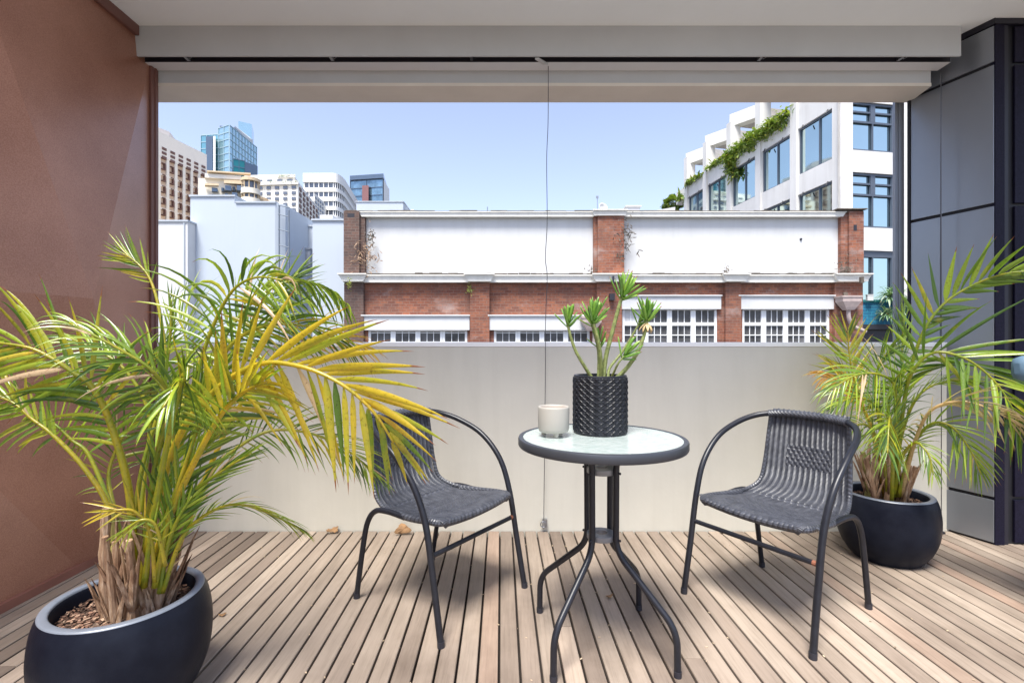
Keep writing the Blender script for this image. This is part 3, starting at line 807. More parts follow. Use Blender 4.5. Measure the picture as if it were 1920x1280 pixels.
t = empty('potted_palm', CL+Vector((0, 0, .27)), 'big clump of yellowing feather palm fronds growing in the large pot on the left', 'palm')
caneset(t, CL, 1.035, 17, 5, (.20, .36), .0175, (.025, .0), .062)
Yc = 1.47
FR = [
 # big yellowing frond over the chair
 dict(pts=[(262, 1110, 1.45), (290, 960, 1.43), (335, 820, 1.38), (400, 735, 1.32), (480, 684, 1.27), (560, 686, 1.24), (640, 720, 1.22), (700, 772, 1.22), (738, 830, 1.24)], L=.29, n=20, w=.026, roll=8, yel=.48, yu=.14, yd=-.06, s0=.52, droop=.12, lift=.08, a0=64, a1=18, au=.56, ad=1.38, rs=.011, tipy=.16),
 # lower right
 dict(pts=[(300, 1100, 1.47), (345, 960, 1.5), (400, 880, 1.55), (455, 832, 1.6), (515, 806, 1.64), (592, 815, 1.68), (660, 850, 1.72), (705, 895, 1.75)], L=.19, n=30, w=.0095, roll=25, yel=.24, s0=.48, droop=.3, a0=58, a1=12, lift=.1, au=.8, ad=1.2),
 dict(pts=[(305, 1110, 1.44), (340, 1010, 1.42), (385, 965, 1.42), (440, 945, 1.42), (500, 960, 1.43), (565, 992, 1.45)], L=.13, n=20, w=.009, roll=50, yel=.25, s0=.4, droop=.3, a0=36, a1=8, lift=.1, rs=.006),
 # top centre, long arching leaflets on both sides of a dark stem
 dict(pts=[(275, 1100, 1.5), (315, 900, 1.52), (350, 770, 1.52), (372, 690, 1.52), (400, 610, 1.52), (436, 545, 1.5), (480, 520, 1.48), (530, 525, 1.46)], L=.27, n=22, w=.0155, roll=0, yel=.24, s0=.60, droop=.50, lift=.0, a0=88, a1=30, au=.92, ad=.9, rs=.009, flop=.38),
 # right arching frond with drooping dark leaflets
 dict(pts=[(280, 1100, 1.5), (320, 900, 1.52), (362, 760, 1.55), (410, 650, 1.6), (470, 570, 1.66), (540, 528, 1.72), (610, 540, 1.8), (650, 570, 1.84)], L=.22, n=26, w=.0135, roll=20, yel=.10, s0=.60, droop=.75, a0=60, a1=8, lift=.0, au=.45, ad=1.35, flop=.3),
 dict(pts=[(285, 1100, 1.55), (350, 850, 1.62), (420, 690, 1.7), (480, 590, 1.75), (520, 545, 1.78), (560, 512, 1.8)], L=.19, n=18, w=.011, roll=15, yel=.12, s0=.68, droop=.12, a0=45, a1=8, lift=.2, au=.6),
 dict(pts=[(280, 1100, 1.5), (325, 880, 1.5), (372, 750, 1.5), (430, 650, 1.5), (500, 610, 1.5), (590, 615, 1.52), (650, 650, 1.55)], L=.22, n=22, w=.012, roll=40, yel=.22, s0=.56, droop=.6, a0=56, a1=12, lift=.1),
 # upright top-left
 dict(pts=[(255, 1100, 1.55), (290, 880, 1.62), (310, 700, 1.68), (300, 590, 1.72), (282, 525, 1.75), (256, 492, 1.76), (228, 474, 1.77)], L=.15, n=10, w=.011, roll=5, yel=.30, s0=.86, droop=.0, a0=42, a1=12, lift=.2, rs=.008),
 # left main
 dict(pts=[(250, 1110, 1.44), (243, 930, 1.40), (206, 790, 1.36), (170, 722, 1.33), (140, 700, 1.32), (103, 675, 1.31), (55, 652, 1.30), (-20, 640, 1.29)], L=.24, n=24, w=.020, roll=5, yel=.26, s0=.50, droop=.35, a0=62, a1=16, lift=.12, tipy=.12, au=.85, ad=1.2, rs=.011),
 # left lower arching off frame
 dict(pts=[(232, 1110, 1.47), (207, 962, 1.5), (160, 880, 1.5), (100, 816, 1.5), (60, 785, 1.5), (20, 752, 1.5), (-40, 735, 1.5)], L=.15, n=17, w=.016, roll=10, yel=.35, s0=.66, droop=.45, a0=62, a1=14, lift=.2),
 # left mid, thin pale stem, curled green leaflets
 dict(pts=[(240, 1110, 1.5), (225, 1000, 1.53), (200, 930, 1.56), (165, 850, 1.58), (135, 825, 1.58), (95, 790, 1.58), (50, 780, 1.58)], L=.25, n=14, w=.015, roll=0, yel=.05, s0=.66, droop=.65, a0=78, a1=20, lift=.3, lp=.25, lm=1.05, au=1),
 # upper-mid left fronds with white sheen
 dict(pts=[(250, 1100, 1.55), (270, 900, 1.6), (280, 780, 1.6), (240, 700, 1.6), (190, 660, 1.6), (120, 630, 1.6)], L=.21, n=22, w=.012, roll=55, yel=.1, s0=.6, droop=.6, a0=60, a1=12, lift=.1),
 dict(pts=[(262, 1100, 1.5), (290, 880, 1.45), (318, 760, 1.40), (290, 700, 1.34), (225, 655, 1.3), (130, 605, 1.27)], L=.19, n=24, w=.013, roll=65, yel=.1, s0=.58, droop=.6, a0=60, a1=10, lift=.1),
 dict(pts=[(270, 1100, 1.42), (300, 900, 1.36), (330, 760, 1.27), (345, 715, 1.18), (335, 720, 1.10), (305, 765, 1.05)], L=.18, n=20, w=.014, roll=0, yel=.15, s0=.58, droop=.5, a0=62, a1=16, lift=.1),
 dict(pts=[(265, 1100, 1.52), (320, 850, 1.62), (350, 720, 1.72), (350, 640, 1.84), (335, 600, 1.95), (320, 595, 2.05)], L=.24, n=22, w=.014, roll=0, yel=.08, s0=.58, droop=.6, a0=80, a1=22, lift=.1, au=1),
 dict(pts=[(270, 1100, 1.45), (330, 940, 1.40), (400, 800, 1.33), (450, 740, 1.28), (500, 715, 1.22)], L=.20, n=14, w=.018, roll=30, yel=.50, s0=.66, droop=.3, a0=55, a1=16, lift=.1, rs=.011),
 dict(pts=[(280, 1110, 1.45), (310, 980, 1.42), (345, 890, 1.40), (395, 830, 1.38), (440, 790, 1.36)], L=.16, n=24, w=.011, roll=25, yel=.02, s0=.25, droop=.05, a0=36, a1=10, lift=.2),
 dict(pts=[(260, 1110, 1.47), (280, 980, 1.46), (315, 860, 1.45), (370, 760, 1.44), (410, 700, 1.43)], L=.20, n=24, w=.012, roll=30, yel=.12, s0=.4, droop=.12, a0=34, a1=10, lift=.2),
 dict(pts=[(285, 1110, 1.46), (330, 990, 1.46), (370, 920, 1.46), (420, 880, 1.46), (470, 850, 1.46)], L=.13, n=20, w=.009, roll=30, yel=.08, s0=.25, droop=.05, a0=32, a1=10, lift=.2),
 dict(pts=[(300, 1110, 1.44), (310, 1040, 1.42), (330, 980, 1.40), (360, 930, 1.39)], L=.11, n=12, w=.013, roll=20, yel=.05, s0=.2, droop=.05, a0=36, a1=12, lift=.2),
 dict(pts=[(290, 1090, 1.40), (282, 1000, 1.36), (255, 960, 1.33), (225, 955, 1.31), (190, 960, 1.30)], L=.10, n=9, w=.007, roll=10, yel=.42, s0=.45, droop=.1, a0=50, a1=14, lift=.1, tipy=.3, rs=.005),
 dict(pts=[(310, 1060, 1.38), (292, 985, 1.35), (262, 975, 1.33), (230, 1000, 1.32)], L=.09, n=8, w=.007, roll=10, yel=.3, s0=.35, droop=.2, a0=50, a1=14, lift=.1, rs=.005),
 dict(pts=[(245, 1100, 1.52), (215, 960, 1.6), (205, 880, 1.65), (245, 800, 1.68), (300, 780, 1.7)], L=.16, n=18, w=.008, roll=35, yel=.25, s0=.5, droop=.4, a0=60, a1=14, lift=.1),
 dict(pts=[(320, 1060, 1.5), (400, 860, 1.55), (450, 760, 1.58), (520, 680, 1.6), (600, 630, 1.62), (690, 655, 1.6)], L=.17, n=16, w=.0065, roll=35, yel=.95, s0=.66, droop=.5, a0=50, a1=12, lift=.2),
 # leafless young spears and old bare stems
 dict(pts=[(240, 1100, 1.5), (262, 900, 1.52), (300, 760, 1.55), (318, 640, 1.56), (322, 560, 1.56)], L=.10, n=6, w=.008, roll=10, yel=.1, s0=.85, droop=0, a0=14, a1=6, lift=.1, rs=.008),
 dict(pts=[(290, 1100, 1.42), (320, 960, 1.40), (365, 820, 1.38), (400, 740, 1.36)], L=.09, n=6, w=.008, roll=10, yel=.3, s0=.8, droop=.2, a0=20, a1=6, lift=.1, rs=.008),
]
for i, d in enumerate(FR):
    d = dict(d); pts = d.pop('pts'); frond(t, pts, seed=100+i, **d)

t = empty('potted_palm', CR+Vector((0, 0, .27)), 'smaller bright green feather palm growing in the pot beside the grey panelled wall', 'palm')
caneset(t, CR, 1.03, 13, 8, (.18, .30), .019, (0, 0), .07)
FR2 = [
 dict(pts=[(1672, 930, 2.5), (1690, 790, 2.46), (1708, 690, 2.42), (1735, 615, 2.38), (1775, 565, 2.34), (1830, 532, 2.28), (1890, 512, 2.2), (1960, 508, 2.12)], L=.265, n=18, w=.034, roll=0, yel=.05, s0=.48, droop=.10, a0=62, a1=16, lift=.1, lp=1.0, lm=.62, rs=.010, au=1.0, ad=.9),
 dict(pts=[(1680, 930, 2.45), (1690, 800, 2.36), (1705, 710, 2.27), (1745, 663, 2.2), (1800, 668, 2.14), (1850, 700, 2.1), (1890, 750, 2.06), (1920, 820, 2.04)], L=.34, n=24, w=.024, roll=5, yel=.06, yu=.12, s0=.44, droop=.18, a0=64, a1=18, lift=.1, lp=1.1, lm=.85, au=.6, ad=1.35),
 dict(pts=[(1668, 930, 2.45), (1676, 820, 2.38), (1680, 750, 2.3), (1672, 715, 2.24), (1640, 700, 2.2), (1600, 705, 2.18), (1560, 730, 2.16)], L=.25, n=26, w=.013, roll=30, yel=.08, s0=.45, droop=.6, a0=64, a1=14, lift=.15, ad=1.3),
 dict(pts=[(1672, 940, 2.42), (1674, 860, 2.32), (1670, 800, 2.2), (1668, 780, 2.12), (1666, 800, 2.02), (1664, 850, 1.97)], L=.25, n=22, w=.013, roll=0, yel=.14, s0=.4, droop=.45, a0=74, a1=24, lift=.12),
 dict(pts=[(1685, 930, 2.42), (1710, 840, 2.34), (1745, 795, 2.26), (1785, 800, 2.2), (1820, 845, 2.16), (1840, 890, 2.15)], L=.19, n=24, w=.012, roll=10, yel=.08, s0=.4, droop=.4, a0=58, a1=14, lift=.1),
 dict(pts=[(1655, 930, 2.55), (1640, 830, 2.6), (1618, 760, 2.62), (1600, 705, 2.62), (1592, 660, 2.62), (1590, 620, 2.62)], L=.23, n=16, w=.020, roll=0, yel=.52, s0=.60, droop=.02, a0=62, a1=18, lift=.2, au=.9),
 dict(pts=[(1658, 930, 2.5), (1640, 820, 2.5), (1610, 750, 2.5), (1575, 715, 2.48), (1540, 705, 2.46)], L=.19, n=14, w=.013, roll=30, yel=1.0, s0=.6, droop=.7, a0=55, a1=16, lift=.1),
 dict(pts=[(1670, 930, 2.55), (1682, 800, 2.6), (1690, 710, 2.63), (1692, 640, 2.65), (1694, 590, 2.65)], L=.20, n=16, w=.015, roll=20, yel=.06, s0=.55, droop=.10, a0=34, a1=10, lift=.2),
 dict(pts=[(1690, 930, 2.42), (1715, 830, 2.3), (1745, 770, 2.2), (1800, 752, 2.12), (1860, 768, 2.06), (1915, 800, 2.03)], L=.20, n=18, w=.011, roll=20, yel=.5, s0=.45, droop=.5, a0=50, a1=14, lift=.1, dry=.75),
 dict(pts=[(1665, 930, 2.5), (1660, 830, 2.45), (1640, 760, 2.4), (1600, 745, 2.36), (1560, 765, 2.33)], L=.20, n=22, w=.012, roll=45, yel=.12, s0=.45, droop=.6, a0=60, a1=14, lift=.1),
 dict(pts=[(1665, 930, 2.5), (1650, 800, 2.52), (1640, 730, 2.52), (1650, 680, 2.5), (1680, 645, 2.48)], L=.22, n=24, w=.012, roll=20, yel=.10, s0=.45, droop=.5, a0=66, a1=18, lift=.2),
 dict(pts=[(1675, 930, 2.48), (1690, 820, 2.42), (1720, 745, 2.36), (1770, 715, 2.32), (1830, 715, 2.28)], L=.20, n=22, w=.012, roll=45, yel=.08, s0=.4, droop=.5, a0=60, a1=14, lift=.2),
 dict(pts=[(1665, 930, 2.45), (1655, 850, 2.4), (1630, 800, 2.33), (1600, 800, 2.28), (1578, 830, 2.26)], L=.14, n=18, w=.010, roll=20, yel=.18, s0=.4, droop=.5, a0=58, a1=14, lift=.1),
 dict(pts=[(1676, 930, 2.44), (1690, 860, 2.36), (1715, 830, 2.28), (1740, 850, 2.22), (1750, 890, 2.2)], L=.14, n=18, w=.010, roll=10, yel=.15, s0=.35, droop=.5, a0=58, a1=14, lift=.1),
 dict(pts=[(1668, 930, 2.5), (1665, 800, 2.44), (1668, 745, 2.36), (1680, 710, 2.26), (1690, 700, 2.16)], L=.22, n=22, w=.013, roll=0, yel=.12, s0=.45, droop=.5, a0=64, a1=18, lift=.1),
 dict(pts=[(1662, 930, 2.55), (1630, 790, 2.6), (1590, 710, 2.62), (1555, 680, 2.6)], L=.17, n=16, w=.012, roll=30, yel=.35, s0=.55, droop=.3, a0=56, a1=16, lift=.2),
]
for i, d in enumerate(FR2):
    d = dict(d); pts = d.pop('pts'); frond(t, pts, seed=300+i, **d)

# ---- fallen leaves and a guessed padded chair at the right edge
def dleaf(name, p, s, tilt, label, seed):
    rd = random.Random(seed); mb = MB(); n = 10; b = len(mb.v); mb.vert((0, 0, .3*s))
    for k in range(18):
        a = k/18*6.283; r = s*(1+.25*math.sin(a*3+seed)+rd.uniform(-.12, .12))
        mb.vert((r*math.cos(a), r*.62*math.sin(a), s*(.12+.35*rd.random()+.25*abs(math.cos(a)))))
    for k in range(18): mb.face(0, 1+k, 1+(k+1) % 18)
    o = mb.build(name, M['dry_leaf'], None, smooth=True); o.location = p; o.rotation_euler = tilt
    md = o.modifiers.new('t', 'SOLIDIFY'); md.thickness = .001
    return tag(o, label, 'dry leaf', 'dry leaves fallen on the deck')
dleaf('dry_leaf', (X_(756, 2.80), 2.80, .022), .042, (R(60), 0, .2), 'large curled brown leaf leaning on the balustrade behind the left chair', 3)
dleaf('dry_leaf', (X_(624, 2.81), 2.81, .008), .032, (R(20), 0, .5), 'brown leaf lying against the balustrade below the low palm frond tip', 5)
dleaf('dry_leaf', (X_(1143, 2.09), 2.09, .001), .018, (0, 0, .7), 'small tan leaf lying on the boards between the table legs', 8)
dleaf('dry_leaf', (X_(1352, 2.82), 2.81, .004), .020, (R(10), 0, .5), 'small dark leaf at the foot of the balustrade left of the right chair', 9)
dleaf('dry_leaf', (X_(417, 1.95), 1.95, .002), .014, (0, 0, .5), 'tiny curled leaf on the boards right of the large pot', 12)
mb = MB(); rd = random.Random(4)
for k in range(260):
    yy = rd.uniform(1.3, 2.8); xx = rd.uniform(-1.9, 2.2)
    if rd.random() < .75: xx = -2.60+pitch*round((xx+2.6)/pitch)-.004+sk*(yy-YW)+rd.gauss(0, .002)
    s = rd.uniform(.0012, .0032)
    mt = Matrix.Translation((xx, yy, .0012)) @ Matrix.Rotation(rd.uniform(0, 6), 4, 'Z'); mb.box(-s*1.6, s*1.6, -s*.7, s*.7, 0, s*.5, mt)
tag(mb.build('debris', simple('debris_tan', (.42, .32, .22), .9, var=.6, vscale=9)), kind='stuff')

g = empty('high_back_chair', (2.35, 1.9, 0), 'blue-grey padded outdoor chair peeking in at the right frame edge behind palm leaflets', 'chair')
def pad(name, x0, x1, y0, y1, z0, z1, mat, par, bev=.03, rot=0):
    mb = MB(); mb.box(-(x1-x0)/2, (x1-x0)/2, -(y1-y0)/2, (y1-y0)/2, -(z1-z0)/2, (z1-z0)/2, Matrix.Translation(((x0+x1)/2, (y0+y1)/2, (z0+z1)/2)) @ Matrix.Rotation(R(rot), 4, 'Y'))
    return mb.build(name, mat, par, smooth=True, bevel=bev)
pad('headrest', 1.955, 2.60, 1.86, 1.94, .935, 1.035, M['sage'], g, .03, 0)
pad('backrest', 2.09, 2.58, 1.87, 1.93, .46, .93, M['sage'], g)
pad('seat', 2.08, 2.60, 1.40, 1.86, .38, .45, M['sage'], g)
for xx in (2.11, 2.57):
    mb = MB(); mb.tube([(xx, 1.90, 0), (xx, 1.90, .92)], .011, 10); mb.build('leg', M['frame_dark'], g, smooth=True)
    mb = MB(); mb.tube([(xx, 1.43, 0), (xx, 1.43, .40)], .011, 10); mb.build('leg', M['frame_dark'], g, smooth=True)

# ================================================================== BRICK BUILDING ACROSS THE LANE
YB = 15.5
def BX(px): return X_(px, YB)
def BZ(py): return Z_(py, YB)
t = empty('brick_building', (BX(1130), YB, -9), 'old red brick building across the lane with white cornices and blank white upper panels', 'building')
xl, xr = BX(648), BX(1612); gz = -9.0
zc0 = BZ(531)                                    # underside of main cornice
bays = [(690, 876, 618, 692), (926, 1106, 618, 692), (1167, 1345, 578, 692), (1392, 1556, 578, 692)]
mb = MB()
zsill = BZ(712)
mb.box(xl, xr, YB, YB+.35, gz, zsill)
edges = [648]+[e for b in bays for e in (b[0], b[1])]+[1612]
for i in range(0, len(edges), 2): mb.box(BX(edges[i]), BX(edges[i+1]), YB, YB+.35, zsill, zc0)
for (a, b, h, s) in bays: mb.box(BX(a), BX(b), YB+.001, YB+.349, BZ(h), zc0)
mb.build('brick_wall', M['brick'], t)
mb = MB(); mb.box(BX(648), BX(684), YB-.14, YB-.001, gz, zc0-.001); mb.build('old_pilaster', M['brick_old'], t)
mb = MB()
for a, b in ((882, 918), (1118, 1164), (1357, 1386), (1560, 1612)): mb.box(BX(a), BX(b), YB-.14, YB-.001, gz, zc0-.001)
mb.build('pilaster', M['brick'], t)
# sides/back and roof
mb = MB(); mb.box(xl, xl+.35, YB+.351, YB+14, gz, BZ(402)); mb.box(xr-.35, xr, YB+.351, YB+14, gz, BZ(402)); mb.box(xl+.351, xr-.351, YB+13.6, YB+14, gz, BZ(402)); mb.build('side_wall', M['brick_old'], t)
mb = MB(); mb.box(xl+.36, xr-.36, YB+.36, YB+13.5, BZ(420)-.2, BZ(420)); mb.build('roof', M['citygrey'], t)
# cornice
def cornice(mb, x0, x1, z0, z1, out, y=YB, sl=.15):
    b = len(mb.v)
    prof = [(0, z0), (-out*.80, z0), (-out*.81, z0+(z1-z0)*.14), (-out*.72, z0+(z1-z0)*.17), (-out*.84, z0+(z1-z0)*.80), (-out, z0+(z1-z0)*.86), (-out, z1), (.34, z1), (.34, z0)]
    n = len(prof)
    for (xx, sg) in ((x0, -1), (x1, 1)):
        for (o, z) in prof:
            ex = sl*max(0, (z-z0)/(z1-z0))*(1 if o < .1 else 0)
            mb.vert((xx+sg*ex, y+o, z))
    for i in range(n): mb.face(b+i, b+(i+1) % n, b+n+(i+1) % n, b+n+i)
    mb.face(*[b+i for i in range(n)]); mb.face(*[b+n+i for i in range(n)][::-1])
mb = MB(); cornice(mb, xl, xr, BZ(530.5), BZ(517), .26, sl=.04)
for a, b in ((648, 686), (879, 921), (1114, 1170), (1354, 1390), (1560, 1614)): cornice(mb, BX(a), BX(b), BZ(529.5), BZ(515.5), .40, sl=.13)
mb.build('main_cornice', M['mould'], t)
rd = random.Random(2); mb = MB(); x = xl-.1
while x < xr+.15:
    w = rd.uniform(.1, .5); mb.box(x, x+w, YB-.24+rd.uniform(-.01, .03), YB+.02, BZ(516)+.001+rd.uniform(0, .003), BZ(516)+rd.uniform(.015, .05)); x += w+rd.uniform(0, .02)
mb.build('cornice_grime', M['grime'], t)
# upper storey
zp1 = BZ(405)
mb = MB()
for a, b in ((685, 1113), (1169, 1573)): mb.box(BX(a), BX(b), YB+.05, YB+.34, BZ(516)+.002, zp1)
mb.build('white_panel', M['bwhite'], t)
mb = MB(); mb.box(BX(648), BX(677), YB-.18, YB+.33, BZ(516)+.003, BZ(398)); mb.box(BX(677)+.001, BX(686), YB-.10, YB+.33, BZ(516)+.003, BZ(403)); mb.build('old_pier', M['brick_old'], t)
mb = MB()
mb.box(BX(1119), BX(1168), YB-.18, YB+.33, BZ(516)+.003, BZ(407)); mb.box(BX(1112), BX(1119)-.001, YB-.10, YB+.33, BZ(516)+.003, BZ(407))
mb.build('pier', M['brick'], t); mb = MB(); mb.box(BX(1585), BX(1612), YB-.18, YB+.33, BZ(516)+.003, BZ(399)); mb.box(BX(1573), BX(1585)-.001, YB-.10, YB+.33, BZ(516)+.003, BZ(402))
mb.build("pier", M["brick"], t)
mb = MB(); cornice(mb, BX(680), BX(1112), BZ(408), BZ(399), .16, sl=.1); cornice(mb, BX(1112), BX(1170), BZ(407.5), BZ(397), .30, sl=.06); cornice(mb, BX(1170), BX(1576), BZ(408), BZ(399), .16, sl=.1)
mb.build('parapet_cornice', M['mould'], t)
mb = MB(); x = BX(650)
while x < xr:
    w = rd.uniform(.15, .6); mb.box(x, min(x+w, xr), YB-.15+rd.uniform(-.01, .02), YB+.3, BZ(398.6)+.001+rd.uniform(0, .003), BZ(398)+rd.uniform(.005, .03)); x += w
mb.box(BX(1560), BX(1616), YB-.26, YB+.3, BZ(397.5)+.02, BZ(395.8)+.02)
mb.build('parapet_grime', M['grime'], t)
# stucco lintel boards and windows
for bi, (a, b, h, s) in enumerate(bays):
    top = 593 if h > 600 else 556
    bot = 619 if h > 600 else 580
    mb = MB(); mb.box(BX(a-10), BX(b+5), YB-.10, YB+.0-.001, BZ(bot), BZ(top)); mb.box(BX(a-11), BX(b+6), YB-.15, YB-.0-.001, BZ(top)+.001, BZ(top)+.04)
    mb.build('lintel_board', M['bwhite'], t, bevel=.006)
    n = 4; W = (BX(b)-BX(a))/n
    mb = MB(); mb.box(BX(a-8), BX(b+8), YB-.16, YB+.1, zsill-.001, zsill+.10); mb.build('window_sill', M['bwhite'], t)
    for k in range(n):
        x0 = BX(a)+k*W+.002; x1 = x0+W-.004; zt = BZ(h)-.002; zb_ = zsill+.102
        zm = BZ(607) if h < 600 else BZ(643)
        f = MB(); fy0, fy1 = YB+.03, YB+.11
        fr = .075
        f.box(x0, x0+fr, fy0, fy1, zb_, zt); f.box(x1-fr, x1, fy0, fy1, zb_, zt)
        f.box(x0+fr, x1-fr, fy0, fy1, zt-.06, zt); f.box(x0+fr, x1-fr, fy0, fy1, zb_, zb_+.07); f.box(x0+fr, x1-fr, fy0-.01, fy1, zm-.055, zm+.045)
        win = f.build('window', M['winframe'], t)
        g = MB(); 
        for j in (1, 2, 3):
            xx = x0+fr+(x1-x0-2*fr)*j/3
            if j == 3: continue
            g.box(xx-.009, xx+.009, fy0+.02, fy0+.05, zb_+.07, zm-.055)
            g.box(xx-.009, xx+.009, fy0+.02, fy0+.05, zm+.045, zt-.06)
        zz = BZ(628) if h < 600 else (zb_+zm)/2
        g.box(x0+fr, x1-fr, fy0+.022, fy0+.048, zz-.014, zz+.014)
        if h > 600:
            g.box(x0+fr, x1-fr, fy0+.022, fy0+.048, (zm+zt)/2+.1, (zm+zt)/2+.12)
        g.build('glazing_bars', M['winframe'], win)
        g = MB(); g.box(x0+fr*.5, x1-fr*.5, fy0+.055, fy0+.06, zb_+.03, zt-.03); g.build('pane', M['darkglass'], win)
        if bi == 2 and k == 0:
            g = MB(); g.box(x0+fr, x1-fr, fy0+.030, fy0+.05, zm+.05, zt-.061); g.build('painted_over_pane', M['bwhite'], win)
# hoppers, pipes, small fittings
def hopper(px, py, label):
    h = empty('rain_hopper', (BX(px), YB-.3, BZ(py)), label, 'rainwater hopper', 'hoppers on the brick pilasters')
    mb = MB(); b = 0; w0, w1 = .29, .17
    for (w, d, z) in ((.12, .1, -.28), (w1, .13, -.20), (w0, .18, -.02), (w0, .18, .10), (w0+.03, .2, .105), (w0+.03, .2, .15)):
        for sx_, sy_ in ((-1, -1), (1, -1), (1, 1), (-1, 1)): mb.vert((BX(px)+sx_*w, YB-.34+sy_*d, BZ(py)+z))
    for j in range(5):
        for k in range(4): mb.face(j*4+k, j*4+(k+1) % 4, (j+1)*4+(k+1) % 4, (j+1)*4+k)
    mb.face(0, 1, 2, 3); mb.face(20, 21, 22, 23)
    mb.build('box', M['drainpipe'], h)
    return h
hp = hopper(1577, 566, 'tan rainwater hopper at the right end pilaster of the brick building')
mb = MB(); mb.tube(fillet([(BX(1577), YB-.34, BZ(580)), (BX(1577), YB-.34, BZ(596)), (BX(1585), YB-.3, BZ(612)), (BX(1612), YB-.25, BZ(622))], .2), .06, 10); mb.build('pipe', M['drainpipe'], hp, smooth=True)
mb = MB(); mb.tube([(BX(1596), YB-.3, BZ(567)), (BX(1596), YB-.14, BZ(567))], .085, 14); mb.build('vent_stub', M['bwhite'], hp, smooth=True)
hp2 = hopper(1105, 604, 'tan rainwater hopper left of the central brick pilaster behind the succulent')
mb = MB(); mb.tube([(BX(1111), YB-.3, BZ(618)), (BX(1111), YB-.25, BZ(700))], .05, 10); mb.build('pipe', M['drainpipe'], hp2, smooth=True)
mb = MB(); mb.box(BX(1140), BX(1149), YB-.30, YB-.141, BZ(564), BZ(552)); mb.box(BX(1143), BX(1146.5), YB-.45, YB-.40, BZ(535), BZ(521))
mb.build('black_fixture', M['slot'], t)
mb = MB(); mb.box(BX(1573), BX(1580), YB-.24, YB-.20, BZ(556), BZ(549)); mb.box(BX(1593), BX(1598), YB-.52, YB-.42, BZ(534), BZ(523)); mb.build('rusty_fixture', M['grime'], t)
mb = MB(); mb.tube([(BX(1503), YB+.02, BZ(448)), (BX(1503), YB+.051, BZ(448))], .035, 12); mb.build('wall_plug', M['slot'], t)
mb = MB(); mb.box(BX(655), BX(668), YB-.182, YB-.179, BZ(410), BZ(403)); mb.box(BX(1593), BX(1599), YB-.184, YB-.179, BZ(435), BZ(424)); mb.build('weathered_hole', M['slot'], t)
# rust/vines
def wisp(name, cx, cy, n, s, label, seed, mat='bark_tan', Y=YB-.22, cat='dead plant', grp='dead climbing plants on the brick piers'):
    rd = random.Random(seed); mb = MB(); c = Vector((BX(cx), Y, BZ(cy)))
    for k in range(n):
        p = c+Vector((rd.gauss(0, s*.35), rd.uniform(-.05, .1), rd.gauss(0, s*.5)))
        d = Vector((rd.gauss(0, 1), rd.gauss(0, .4), rd.gauss(0, 1)))
        blade(mb, p, d, Vector((0, -1, 0)), rd.uniform(.10, .35)*s*1.2, rd.uniform(.008, .03)*1.2, rd.uniform(-.3, .6), rd.uniform(-1, 1), (.3, 0, rd.random(), 0), 4, .1)
    return tag(mb.build(name, M[mat]), label, cat, grp)
wisp('dead_vine', 699, 446, 90, .22, 'round brown bird-nest-like tangle at the left end of the white panel', 1, 'grime')
wisp('dead_vine', 689, 480, 140, .55, 'brown withered creeper down the inner edge of the left brick pier', 2)
wisp('dead_vine', 1170, 445, 100, .50, 'withered creeper on the right edge of the central brick pier', 3, 'grime')
wisp('dead_vine', 1160, 484, 50, .22, 'small dead twigs low on the central brick pier above the succulent', 4, 'grime')
wisp('dead_vine', 1110, 512, 60, .22, 'dead twigs at the cornice just left of the central pier', 6, 'grime')
wisp('dead_vine', 1578, 506, 120, .35, 'dried weeds heaped at the foot of the right end brick pier', 5, 'grime')
wisp('dead_vine', 1355, 513, 50, .22, 'dry weeds growing on the cornice above the right windows', 7, 'grime')
wisp('moss_tuft', 882, 543, 60, .14, 'small green weed beneath the cornice capital left of the wire', 8, 'far_leaf', cat='weed', grp='green weeds under the cornice')
wisp('moss_tuft', 662, 535, 60, .14, 'small green weed beneath the cornice at the left corner', 9, 'far_leaf', Y=YB-.42, cat='weed', grp='green weeds under the cornice')
# roof things
t = empty('satellite_dish', (BX(1128), YB+1.0, BZ(398)), 'small white satellite dish on the brick building roof', 'satellite dish')
p = P(1129, 391, YB+1.0); mb = MB(); mb.lathe([(0, .0), (.06, .012), (.12, .045), (.16, .09)], 0, 0, 20)
rot = Matrix.Translation(p) @ Matrix.Rotation(R(70), 4, 'X') @ Matrix.Rotation(R(20), 4, 'Y')
mb.v = [tuple(rot @ Vector(v)) for v in mb.v]; o = mb.build('dish', M['bwhite'], t, smooth=True); md = o.modifiers.new('t', 'SOLIDIFY'); md.thickness = .01
mb = MB(); mb.tube([p, p+Vector((0, .05, -.9))], .02, 8); mb.build('mast', M['bolt'], t)
t = empty('roof_antenna', P(1120, 398, YB+2), 'thin roof antenna beside the satellite dish', 'antenna')
a = P(1120, 410, YB+2); b = P(1120, 369, YB+2); mb = MB(); mb.tube([a, b], .012, 6); mb.box(b.x-.04, b.x+.04, b.y-.02, b.y+.02, b.z-.06, b.z+.03); mb.build('mast', M['bolt'], t)
t = empty('roof_vent_pipe', P(914, 398, YB+3), 'thin dark vent pipe standing on the parapet line', 'pipe'); a = P(914, 410, YB+3); b = P(914, 388, YB+3); mb = MB(); mb.tube([a, b], .02, 6); mb.build('pipe', M['bolt'], t)
t = empty('roof_plant_box', P(1187, 398, YB+4), 'small pale plant housing on the roof right of the dish', 'roof box')
mb = MB(); a = P(1175, 388, YB+4); b = P(1200, 400, YB+4); mb.box(a.x, b.x, YB+4, YB+5, b.z-1, a.z); mb.box(a.x-.05, b.x+.05, YB+3.95, YB+5.05, a.z, a.z+.05); mb.build('housing', M['bwhite'], t)

